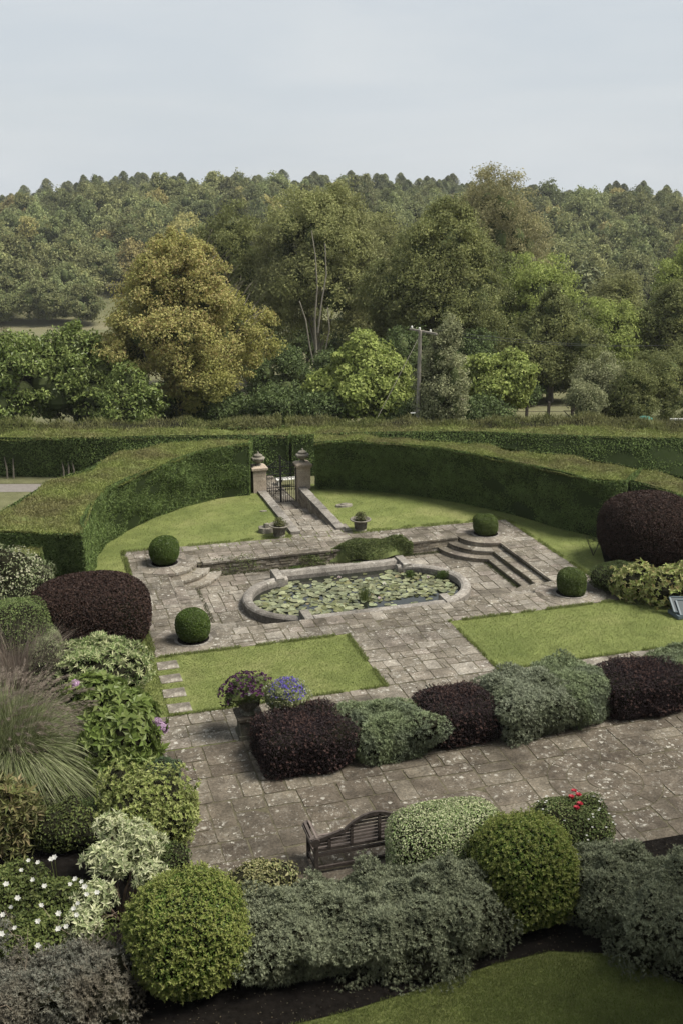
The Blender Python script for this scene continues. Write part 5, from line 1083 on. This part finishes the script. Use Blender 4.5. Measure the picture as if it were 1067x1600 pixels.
def tree(name, label, cx, top_py, wpx, D, mat, seed, crown_bottom=.12, nl=18, nc=14, nleaf=46, L=.17, W=.10, bark='bark', prof=None, cat='tree', group=None, r0=.25, limbs=9, depth=1.0, base_px=None, **kw):
    nleaf = int(nleaf*1.5)
    """crown fitted to its picture width and top at horizontal distance D, standing on the ground there"""
    rng = np.random.default_rng(seed); T = atd(cx, top_py, D); gz = ground(T.x, T.y)
    s_ = D/math.hypot(ray(cx, top_py).x, ray(cx, top_py).y); R = wpx*s_*.5; H = T.z - gz
    root = thing(name, label, cat, (T.x, T.y, gz), group); zb = gz + H*crown_bottom; Rz = (T.z - zb)/2
    mb = MB(); tg = crown_cloud(mb, rng, (T.x, T.y, zb + Rz), (R, R*depth, Rz), nl, nc, nleaf, L, W, prof, **kw)
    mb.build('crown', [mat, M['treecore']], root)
    mb = MB(); limb_tree(mb, rng, (T.x, T.y, gz), tg[:limbs], r0); mb.build('trunk', [M[bark]], root); return root
dome = lambda u: np.interp(u, [0, .15, .45, .75, 1.], [.8, 1.0, 1.02, .85, .6])
pyr = lambda u: np.interp(u, [0, .12, .4, .65, .85, 1.], [.9, 1.05, 1.08, .95, .78, .55])
M['orange'] = leaf_mat('turning maple leaves', [(.36, .325, .12), (.43, .385, .15), (.29, .30, .095), (.38, .285, .13), (.25, .275, .085)], patch=(.26, .27, .07), patch_scale=.16, trans=.35, vary=.25)
M['laurel'] = leaf_mat('glossy laurel leaves', [(0.0858, 0.122, 0.0317), (0.146, 0.189, 0.0507), (0.224, 0.262, 0.0871), (0.103, 0.147, 0.0396)], trans=.25, rough=.35, patch_scale=.3)
M['ash'] = leaf_mat('ash leaves', [(0.199, 0.215, 0.0814), (0.27, 0.286, 0.112), (0.338, 0.339, 0.146), (0.157, 0.175, 0.064)], patch=(.15, .15, .075), patch_scale=.09, trans=.35, vary=.28)
M['ash2'] = leaf_mat('dark ash leaves', [(0.146, 0.166, 0.0605), (0.202, 0.218, 0.0812), (0.268, 0.274, 0.104), (0.111, 0.129, 0.0473)], patch=(.10, .12, .05), patch_scale=.12, trans=.35, vary=.28)
M['olive'] = leaf_mat('olive sparse leaves', [(0.254, 0.242, 0.117), (0.312, 0.288, 0.144), (0.195, 0.196, 0.09), (0.37, 0.325, 0.18)], trans=.35, patch_scale=.12)
M['bright'] = leaf_mat('fresh green leaves', [(0.189, 0.235, 0.0599), (0.264, 0.316, 0.0855), (0.358, 0.398, 0.127), (0.151, 0.191, 0.0513)], trans=.35, patch_scale=.3)
M['willow'] = leaf_mat('grey willow leaves', [(0.194, 0.21, 0.105), (0.264, 0.277, 0.145), (0.334, 0.335, 0.194), (0.14, 0.159, 0.0728)], trans=.3, patch_scale=.3)
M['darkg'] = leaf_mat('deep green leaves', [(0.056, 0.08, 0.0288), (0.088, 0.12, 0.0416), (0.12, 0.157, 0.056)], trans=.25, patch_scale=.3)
tree('maple_tree', 'large orange and gold turning maple behind the left outer hedge', 276, 362, 262, 61, M['orange'], 1, .03, 46, 22, 74, .15, .10, prof=pyr, r0=.3, rc=.62, limbs=20, core=.30, inner=.2)
# bare twigs sticking out of the maple's right side
mt_ = COL.objects['maple_tree']; t = MB(); rg2 = random.Random(8)
for i in range(46):
    f = (i % 23)/23; q = atd(300 + 95*f + rg2.gauss(0, 10), 400 + 140*f + rg2.gauss(0, 14), 60.4 + rg2.uniform(-1, 1)); P = [(q.x, q.y, q.z)]; a = rg2.uniform(-.5, 1.2)
    for s_ in range(4): P.append((P[-1][0] + .28*math.cos(a), P[-1][1] + rg2.gauss(0, .1), P[-1][2] + rg2.uniform(.12, .4)))
    t.tube(P, [.03, .024, .018, .012, .006], 4)
t.build('bare_twigs', [M['bark']], mt_)
tree('laurel_bush', 'broad glossy laurel mass at the far left behind the hedge', 20, 515, 200, 57, M['laurel'], 2, .0, 26, 14, 42, .22, .11, cat='bush', group='laurels behind the left hedge', rc=.6, core=.6, r0=.12, prof=dome)
tree('laurel_bush', 'rounded laurel mass touching the orange maple', 120, 502, 165, 59, M['laurel'], 3, .0, 24, 14, 42, .22, .11, cat='bush', group='laurels behind the left hedge', rc=.6, core=.6, r0=.12, prof=dome)
tree('laurel_bush', 'low laurel under the left side of the orange maple', 195, 570, 110, 56, M['laurel'], 4, .0, 14, 12, 36, .2, .1, cat='bush', group='laurels behind the left hedge', rc=.5, core=.6, r0=.1)
tree('thorn_bush', 'small grey brown thorn bush in front of the pale field', 12, 492, 66, 76, leaf_mat('thorn leaves', [(.10, .095, .055), (.14, .12, .075), (.075, .08, .04)], trans=.2), 5, .0, 10, 10, 24, .16, .06, cat='bush', r0=.1, core=.4)
tree('ash_tree', 'tall pale feathery ash with white stems, left of centre', 495, 284, 205, 86, M['ash'], 6, .18, 54, 18, 50, .24, .10, bark='bark_pale', r0=.28, limbs=14, rc=.85, core=.38, inner=.3)
tree('ash_tree', 'darker ash standing between the orange maple and the tall pale ash', 382, 318, 180, 92, M['ash2'], 7, .10, 48, 16, 50, .24, .10, r0=.3, rc=.85, core=.45, inner=.3)
tree('broad_tree', 'large full ash in the middle with heavy dark green crown', 690, 312, 250, 78, M['ash2'], 8, .10, 60, 20, 52, .22, .10, r0=.45, rc=.8, core=.42, inner=.25, prof=dome)
tree('ash_tree', 'tallest thin topped olive ash rising above the ridge line', 780, 262, 185, 104, M['olive'], 9, .15, 50, 18, 44, .26, .10, r0=.35, rc=1.0, core=.35, inner=.3)
tree('ash_tree', 'pale ash filling the gap behind the tall white stemmed one', 590, 330, 150, 100, M['ash'], 10, .10, 36, 16, 46, .26, .10, r0=.3, rc=.95, core=.4)
tree('lime_tree', 'mid green tree to the right of the big central ash', 835, 385, 140, 90, M['bright'], 11, .05, 34, 16, 46, .22, .11, r0=.3, rc=.8, core=.45, group='green trees on the right')
tree('hazel_tree', 'low domed hazel with dark underside right of centre', 868, 455, 165, 73, M['ash2'], 12, .03, 36, 16, 46, .19, .10, r0=.25, rc=.65, core=.5, prof=dome)
tree('lime_tree', 'rounded green tree above the grey willows on the right', 955, 462, 110, 84, M['bright'], 13, .05, 28, 14, 44, .2, .11, r0=.25, rc=.7, core=.5, group='green trees on the right')
tree('lime_tree', 'pale weeping tree behind the rounded green one', 962, 415, 85, 112, M['ash'], 14, .05, 24, 14, 44, .26, .10, r0=.25, rc=.8, core=.4, droop=2.5, group='green trees on the right')
tree('oak_tree', 'tall green oak cut by the right frame edge', 1082, 368, 120, 96, M['bright'], 15, .1, 34, 14, 44, .24, .12, r0=.35, rc=.85, core=.5, group='trees at the right edge')
tree('oak_tree', 'darker oak below the tall one at the right edge', 1050, 445, 100, 84, M['ash2'], 16, .08, 30, 14, 44, .22, .11, r0=.3, rc=.75, core=.5, group='trees at the right edge')
tree('sycamore', 'small bright sycamore left of the telegraph pole', 568, 522, 180, 59, M['bright'], 17, .02, 36, 15, 40, .22, .14, r0=.16, rc=.55, core=.42, prof=dome, lobe=(.2, .34), group='small sycamores behind the hedge')
tree('sycamore', 'small bright sycamore with a dark open foot, right of the pole', 782, 545, 118, 62, M['bright'], 18, .16, 28, 14, 38, .22, .14, r0=.14, rc=.5, core=.42, lobe=(.2, .34), group='small sycamores behind the hedge')
tree('elder_bush', 'upright grey green elder hiding half of the telegraph pole', 695, 508, 86, 54.5, M['willow'], 19, .0, 26, 14, 40, .15, .07, r0=.12, rc=.42, core=.5, cat='bush', depth=.8)
tree('willow_bush', 'pale grey willow bush left of the darker ones on the right', 945, 552, 92, 60, M['willow'], 20, .0, 22, 14, 42, .15, .055, cat='bush', r0=.1, rc=.45, core=.5, group='willow bushes on the right')
tree('willow_bush', 'lower rounded willow bush next to the gap in the field', 915, 585, 58, 57, M['willow'], 21, .0, 16, 12, 36, .15, .055, cat='bush', r0=.1, rc=.4, core=.5, group='willow bushes on the right')
tree('willow_bush', 'dark spreading willow bush at the right frame edge', 1050, 548, 135, 61, M['ash2'], 22, .0, 28, 14, 42, .16, .06, cat='bush', r0=.1, rc=.5, core=.55, group='willow bushes on the right')
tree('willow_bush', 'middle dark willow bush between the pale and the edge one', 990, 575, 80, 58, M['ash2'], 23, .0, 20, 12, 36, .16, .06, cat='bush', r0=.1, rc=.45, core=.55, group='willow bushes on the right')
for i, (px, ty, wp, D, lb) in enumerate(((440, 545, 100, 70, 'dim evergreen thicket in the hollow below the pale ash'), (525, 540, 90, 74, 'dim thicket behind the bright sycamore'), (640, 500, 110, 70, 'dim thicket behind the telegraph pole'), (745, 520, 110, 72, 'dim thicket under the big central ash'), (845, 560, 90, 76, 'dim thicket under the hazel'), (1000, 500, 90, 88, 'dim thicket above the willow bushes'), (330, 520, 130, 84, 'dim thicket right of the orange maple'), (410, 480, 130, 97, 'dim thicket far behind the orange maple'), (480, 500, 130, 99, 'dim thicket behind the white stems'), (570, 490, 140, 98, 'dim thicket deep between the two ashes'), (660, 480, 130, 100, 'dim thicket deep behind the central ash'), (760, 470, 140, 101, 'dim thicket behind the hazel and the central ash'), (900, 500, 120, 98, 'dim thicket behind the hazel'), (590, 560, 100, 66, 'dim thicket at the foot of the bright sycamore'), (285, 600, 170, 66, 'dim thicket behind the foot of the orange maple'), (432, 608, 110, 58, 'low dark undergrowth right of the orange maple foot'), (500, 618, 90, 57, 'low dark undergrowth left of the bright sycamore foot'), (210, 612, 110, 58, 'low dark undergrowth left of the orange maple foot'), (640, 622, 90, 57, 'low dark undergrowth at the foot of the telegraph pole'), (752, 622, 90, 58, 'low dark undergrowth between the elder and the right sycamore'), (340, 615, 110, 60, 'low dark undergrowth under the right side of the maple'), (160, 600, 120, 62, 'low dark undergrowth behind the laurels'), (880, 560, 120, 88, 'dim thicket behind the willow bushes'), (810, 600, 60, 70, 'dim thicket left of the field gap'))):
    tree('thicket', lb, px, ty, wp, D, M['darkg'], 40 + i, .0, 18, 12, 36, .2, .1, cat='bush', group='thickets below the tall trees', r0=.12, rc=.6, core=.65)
# pale forked stems of the tall ash, bare below its crown
t = MB(); rg2 = random.Random(11); rt = COL.objects['ash_tree']
for px0, pts_ in ((0, ((497, 640), (495, 560), (492, 500), (496, 450), (493, 400), (487, 360))), (1, ((495, 590), (484, 540), (478, 500), (468, 470))), (2, ((497, 600), (508, 550), (515, 515), (512, 480))), (3, ((497, 520), (503, 470), (510, 430), (508, 380)))):
    n_ = len(pts_); t.tube([atd(x, y, 80.5 - .5*px0) for x, y in pts_], [.09*(1 - .13*i) if px0 == 0 else .06*(1 - .13*i) for i in range(n_)], 6)
t.build('stem', [M['bark_pale']], rt)

# ------------------------------------------------------------------ telegraph pole, fence, wires
pb = atd(652, 650, 54.0); pz = ground(pb.x, pb.y); pt = atd(656, 516, 54.0)
tp_ = thing('telegraph_pole', 'grey wooden telegraph pole with a skewed crossarm, half hidden by a bush', 'pole', (pb.x, pb.y, pz)); t = MB(); t.tube([(pb.x, pb.y, pz - .2), (pt.x, pt.y, pt.z)], [.12, .09], 10); t.build('post', [M['pole']], tp_)
a_, b_ = atd(640, 514, 54.4), atd(682, 522, 53.6); t = MB(); t.bar(a_, b_, .09, .09); t.build('crossarm', [M['pole']], tp_)
for k, px in enumerate((643, 655, 672)):
    q = atd(px, 512 + (px - 640)*.2, 54); t = MB(); t.lathe((q.x, q.y, q.z - .02), [(.03, 0), (.06, .03), (.05, .08), (.06, .1), (.02, .14)], 8); t.build('insulator', [M['white']], tp_)
t = MB(); c_, d_ = atd(655, 525, 54), atd(588, 655, 52.5); t.tube([c_, d_], .013, 5); tag(t.build('stay_wire', [M['pole']], loc=tuple(d_)), 'taut stay wire slanting down left from the telegraph pole', 'wire')
a_ = atd(680, 522, 53.6)
for k in range(2):
    b_ = atd(1250, 505 + 6*k, 110); P = [a_.lerp(b_, u) + Vector((0, 0, .2*k - 5.5*u*(1 - u))) for u in np.linspace(0, 1, 24)]; t = MB(); t.tube(P, .012, 4); tag(t.build('overhead_wire', [M['iron']], loc=tuple(a_)), ('upper', 'lower')[k == 0] + ' thin overhead wire running right from the telegraph pole', 'wire', 'overhead wires')
for i, (px, lb) in enumerate(((822, 'dark fence post right under the small sycamore'), (856, 'dark fence post in the middle of the field gap'), (893, 'dark fence post by the round willow bush'))):
    q = atd(px, 650, 62); gz = ground(q.x, q.y); tz = atd(px, 628, 62).z; t = MB(); t.prism([(q.x - .07, q.y - .07), (q.x + .07, q.y - .07), (q.x + .07, q.y + .07), (q.x - .07, q.y + .07)], gz - .2, max(tz, gz + .6)); tag(t.build('fence_post', [M['bark_dark']], loc=(q.x, q.y, gz)), lb, 'fence post', 'fence posts in the field')
t = MB(); q1, q2 = atd(800, 645, 62), atd(905, 645, 62)
for h in (0, .35): t.tube([(q1.x, q1.y, atd(800, 634, 62).z - h), (q2.x, q2.y, atd(905, 634, 62).z - h)], .014, 4)
tag(t.build('fence_wire', [M['bark_dark']], loc=tuple(q1)), 'two thin wires strung between the field fence posts', 'wire')
q = atd(641, 645, 53); t = MB(); t.bar(atd(640.5, 645.5, 53), atd(648.5, 645, 53), .05, .06); tag(t.build('white_rail', [M['white']], loc=tuple(q)), 'short white rail low beside the telegraph pole', 'rail')
q = atd(1007, 654, 50); gz = ground(q.x, q.y); t = MB(); t.lathe((q.x, q.y, q.z - .9), [(.30, 0), (.34, .8), (.38, .84), (.36, .92), (.2, 1.0), (.01, 1.02)], 14); tag(t.build('green_bin', [plain('green plastic', (.02, .10, .07), .4)], loc=(q.x, q.y, q.z - .9)), 'dull green lidded bin beyond the right outer hedge', 'bin')
a_, b_ = atd(1046, 655.5, 50), atd(1100, 655, 50); t = MB(); t.bar(a_, b_, .08, .1); tag(t.build('white_rail', [M['white']], loc=tuple(a_)), 'pale horizontal rail at the right edge beyond the hedge', 'rail')

# ------------------------------------------------------------------ wooded hillside, every tree its own object
M['hill'] = leaf_mat('hillside leaves', [(0.148, 0.165, 0.0697), (0.197, 0.216, 0.0892), (0.256, 0.267, 0.116), (0.118, 0.136, 0.0581)], patch_scale=.1, trans=.3, objvar=.42, vary=.15)
M['hill_y'] = leaf_mat('yellowing hillside leaves', [(0.254, 0.242, 0.09), (0.321, 0.288, 0.108), (0.37, 0.325, 0.144)], patch_scale=.1, trans=.3, objvar=.25, vary=.15)
M['conif'] = leaf_mat('conifer needles', [(0.125, 0.149, 0.0768), (0.177, 0.198, 0.0998), (0.229, 0.238, 0.125), (0.0936, 0.115, 0.0576)], patch_scale=.1, trans=.2, objvar=.3, vary=.15)
protos = []
for v in range(7):
    rng = np.random.default_rng(300 + v); mb = MB(); h = 1.0; crown_cloud(mb, rng, (0, 0, 6.2), (5.2, 5.2, 5.4), 16, 12, 16, .62, .36, rc=1.15, core=.62, prof=dome if v % 2 else None, up=.7)
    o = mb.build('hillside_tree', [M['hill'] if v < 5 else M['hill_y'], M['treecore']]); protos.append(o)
cprotos = []
for v in range(3):
    rng = np.random.default_rng(320 + v); mb = MB(); n = 2200; u = rng.random(n)**.8; a = rng.random(n)*2*PI; ly = np.floor(u*9)/9; r = (3.3 + .5*v)*np.interp(u, [0, .3, .7, .92, 1], [.8, 1, .8, .46, .12])*(.55 + .5*rng.random(n))*(.8 + .25*np.sin(a*3 + ly*9))
    P = np.stack([r*np.cos(a), r*np.sin(a), 2 + 9.5*u - r*.2], 1); Nn = unit(np.stack([np.cos(a), np.sin(a), .8 + 0*a], 1)); scatter(mb, rng, P, Nn, .7, .32, .8, 0, (0, 0, 1), -.1)
    mb.lathe((0, 0, 0), [(.3, -.5), (.25, 2), (1.5, 2.6), (1.2, 5.5), (.45, 8.5), (.05, 10)], 7, 1); o = mb.build('hillside_conifer', [M['conif'], M['treecore']]); cprotos.append(o)
rg = random.Random(77); used = set(); nb = nc_ = 0
def project(p):
    d = Vector(p) - Vector((0, 0, EYE)); z = d.dot(c0); return 533.5 + F_PX*d.dot(cr)/z, 800 - F_PX*d.dot(cu)/z
cells = []
Dv = 219.0; row = 0
while Dv < 500:
    step = 8.6 + (Dv - 219)*.012; half = .40*Dv; lat = -half + (row % 2)*step*.5
    while lat < half: cells.append((Dv + rg.uniform(-2.4, 2.4), lat + rg.uniform(-2.4, 2.4))); lat += step
    Dv += step*.92; row += 1
SIDE = Vector((HEAD.y, -HEAD.x, 0)); cand = []
cells = [(222 + rg.uniform(-1.5, 1.5), l_ + rg.uniform(-1, 1)) for l_ in np.arange(-74, -28, 3.6)] + [(224 + rg.uniform(-1.5, 1.5), l_ + rg.uniform(-1, 1)) for l_ in np.arange(50, 76, 4.5)] + cells
for D, lat in cells:
    p = HEAD*D + SIDE*lat; z = ground(p.x, p.y); u, v = project((p.x, p.y, z + 9))
    if u < -40 or u > 1110: continue
    if 320 < u < 860 and v > 345: continue
    if 150 < u <= 340 and v > 400: continue
    cand.append((D, p.x, p.y, z, u, v))
lbl_side = lambda u, v: ('left', 'middle', 'right')[0 if u < 340 else 1 if u < 850 else 2]
tip = {'left': 'deciduous tree in the dense wood on the left hillside', 'middle': 'distant tree on the hill crest above the tall ashes', 'right': 'deciduous tree in the wood on the right hillside'}
ctip = {'left': 'small dark conifer on the skyline at the left', 'middle': 'small pointed conifer on the skyline ridge in the middle', 'right': 'small dark conifer on the right skyline'}
bcands = [c for c in cand if c[0] < 425]; ccands = [c for c in cand if c[0] >= 425]
def put(src, x, y, z, s, lab, cat, grp, sz=1.0):
    first = src.name not in used; o = src if first else src.copy(); used.add(src.name)
    if not first: COL.objects.link(o)
    o.location = (x, y, z); o.rotation_euler = (0, 0, rg.uniform(0, 6.28)); o.scale = (s, s*rg.uniform(.9, 1.1), s*sz); tag(o, lab, cat, grp)
for D, x, y, z, u, v in bcands:
    if nb >= 322: break
    s = rg.uniform(.80, 1.2)*(.7 if D < 225.8 else 1.); k = rg.choice((0, 0, 1, 1, 2, 2, 3, 3, 4, 4, 5, 6)) if rg.random() < .8 else rg.randrange(5); sd = lbl_side(u, v); put(protos[k], x, y, z - .5, s, ('yellowing ' if k > 4 else '') + tip[sd], 'tree', 'deciduous trees on the hillside', rg.uniform(.85, 1.25)); nb += 1
for D, x, y, z, u, v in ccands:
    for _ in range(3):
        if nc_ >= 290: break
        s = rg.uniform(.55, .85); sd = lbl_side(u, v); put(rg.choice(cprotos), x + rg.uniform(-2.5, 2.5), y + rg.uniform(-3, 3), z - .5, s, ctip[sd], 'conifer', 'conifers along the ridge', rg.uniform(.6, .92)); nc_ += 1
open('/tmp/hill.txt', 'w').write(repr((len(bcands), len(ccands), nb, nc_))) if 0 else print('hill', len(bcands), len(ccands), nb, nc_)
sp_c = atd(918, 392, 150); gz = ground(sp_c.x, sp_c.y); put(cprotos[0], sp_c.x, sp_c.y, gz, 1.25, 'dark spruce among the trees right of the tall olive ash', 'conifer', None, max(.5, (sp_c.z - gz)/13/1.25))

# ------------------------------------------------------------------ grass blades over the lawns
M['blade'] = leaf_mat('lawn blades', [(0.12, 0.157, 0.042), (0.165, 0.205, 0.056), (0.21, 0.243, 0.08), (0.26, 0.27, 0.12)], trans=.5, patch_scale=.5, vary=.2)
def grass(n, x0, x1, y0, y1, L, W, ok, seed, z=0.0):
    rg = np.random.default_rng(seed); x = x0 + (x1 - x0)*rg.random(n); y = y0 + (y1 - y0)*rg.random(n); k = ok(x, y); x, y = x[k], y[k]; P = np.stack([x, y, np.full(len(x), z - .004)], 1)
    T = unit(rg.normal(size=P.shape)*.5 + np.array([0, 0, 1.])); gm.leaves(P, T, rdir(rg, len(P)), L*(.5 + rg.random(len(P))), W)
gm = MB()
grass(22000, 2.40, 7.86, 22.64, 25.98, .035, .010, lambda x, y: ~((x < 3.1) & (abs((y - 23.0) % .82 - .41) > .17) & (y < 25.7)) | (x < 2.45), 1)
grass(22000, 10.95, 18.0, 22.64, 25.98, .035, .010, lambda x, y: x > 0, 2)
grass(30000, 1.2, 19, 26, 41, .045, .014, lambda x, y: (((x - HC[0])**2 + (y - HC[1] - .2)**2 < 8.7**2) & ~((x > 2.5) & (x < 16.66) & (y < 34.97 - (x - 2.5)*.04)) & ~((x > 8.45) & (x < 10.6) & (y > 34))), 3)
grass(9000, 1.6, 2.5, 22.7, 31, .05, .014, lambda x, y: x > 1.7, 4)
bo = shape([at(1300, 1560), at(1067, 1540), at(960, 1492), at(860, 1487), at(770, 1508), at(650, 1548), at(540, 1582), at(420, 1612)]); bo = sorted(bo); bx_, by_ = [p[0] for p in bo], [p[1] for p in bo]
grass(260000, 1.5, 11, 9.3, 13.2, .05, .007, lambda x, y: y < np.interp(x, bx_, by_) + .03*np.sin(x*9) , 5)
for (xa, xb, ya, yb) in ((2.4, 7.9, 22.58, 22.68), (2.4, 7.9, 25.93, 26.06), (7.80, 7.92, 22.6, 26.02), (10.90, 11.0, 22.6, 26.02), (10.9, 18, 22.58, 22.68), (10.9, 17.5, 25.93, 26.06), (16.6, 16.74, 26, 34.4), (2.44, 2.58, 26, 35), (2.5, 8.5, 34.78, 35.0), (10.5, 16.6, 34.42, 34.75)):
    grass(int(((xb - xa) + (yb - ya))*420), xa, xb, ya, yb, .075, .014, lambda x, y: (x > 0) & (np.sin(x*2.3 + y*3.1) + np.sin(x*7.1 - y*5.3) > -.9), int(xa*10 + ya), .012)
g_ = gm.build('grass', [M['blade']]); g_['kind'] = 'stuff'
# fallen leaves and litter on the soil, moss tufts in the joints
M['litter'] = leaf_mat('fallen leaves', [(.05, .038, .022), (.075, .06, .035), (.035, .028, .018), (.10, .09, .05)], trans=.1)
lt = MB(); rg_ = np.random.default_rng(12); n = 2600; X_ = rg_.uniform(-2, 11, n); Y_ = rg_.uniform(11.5, 15, n); k = Y_ > np.interp(X_, bx_, by_); P = np.stack([X_[k], Y_[k], np.full(k.sum(), .035)], 1); scatter(lt, rg_, P, np.tile([0, 0, 1.], (len(P), 1)), .03, .02, .5)
n = 2500; P = np.stack([rg_.uniform(2.3, 17, n), rg_.uniform(15, 34, n), np.full(n, .03)], 1); k = (P[:, 1] < 21) | ((P[:, 1] > 26) & (P[:, 1] < 27.3)) | ((P[:, 0] > 7.9) & (P[:, 0] < 10.9) & (P[:, 1] < 26)); scatter(lt, rg_, P[k], np.tile([0, 0, 1.], (k.sum(), 1)), .028, .018, .5)
l_ = lt.build('fallen_leaves', [M['litter']]); l_['kind'] = 'stuff'
ms_ = MB(); n = 16000; X_ = rg_.uniform(2.4, 17, n); Y_ = rg_.uniform(15, 34.5, n); w_ = np.sin(X_*1.9)*np.sin(Y_*1.3 + X_*.6) + .4*np.sin(X_*4.7 + Y_*3.1)
# tufts line the joints of a loose grid
gx = np.abs((X_ - .2) % .74 - .37) > .345; k = (w_ > .55) & gx & (Y_ < 21); P = np.stack([X_[k], Y_[k], np.full(k.sum(), .012)], 1); T = unit(rg_.normal(size=P.shape)*.7 + np.array([0, 0, .8])); ms_.leaves(P, T, rdir(rg_, len(P)), .045, .012)
for (xa, xb, ya, yb, nn_) in ((4.6, 14.4, 32.75, 32.9, 2600), (2.4, 2.56, 26, 34.9, 900), (XR[2] - .12, XR[2], 28, 32.4, 900), (5.4, 7.3, 27.42, 27.62, 500), (11.7, 13.2, 27.4, 27.6, 400), (4.5, 4.62, 28, 32.4, 500)):
    P = np.stack([rg_.uniform(xa, xb, nn_), rg_.uniform(ya, yb, nn_), np.full(nn_, -.425 if xa > 2.6 else .012)], 1); T = unit(rg_.normal(size=P.shape)*.7 + np.array([0, 0, .8])); ms_.leaves(P, T, rdir(rg_, nn_), .07, .018)
m__ = ms_.build('moss', [leaf_mat('moss and weeds', [(.045, .055, .02), (.07, .08, .03), (.09, .09, .04)])]); m__['kind'] = 'stuff'

# ------------------------------------------------------------------ thin summer haze
m_, t_, o_ = new_mat('haze'); v_ = N(t_, 'ShaderNodeVolumePrincipled'); v_.inputs['Color'].default_value = (.88, .90, .92, 1); v_.inputs['Density'].default_value = .00016; t_.links.new(v_.outputs[0], o_.inputs['Volume'])
mb = MB(); mb.box(-700, 700, -200, 700, -28, 60); hz = mb.build('haze', [m_]); hz['kind'] = 'stuff'
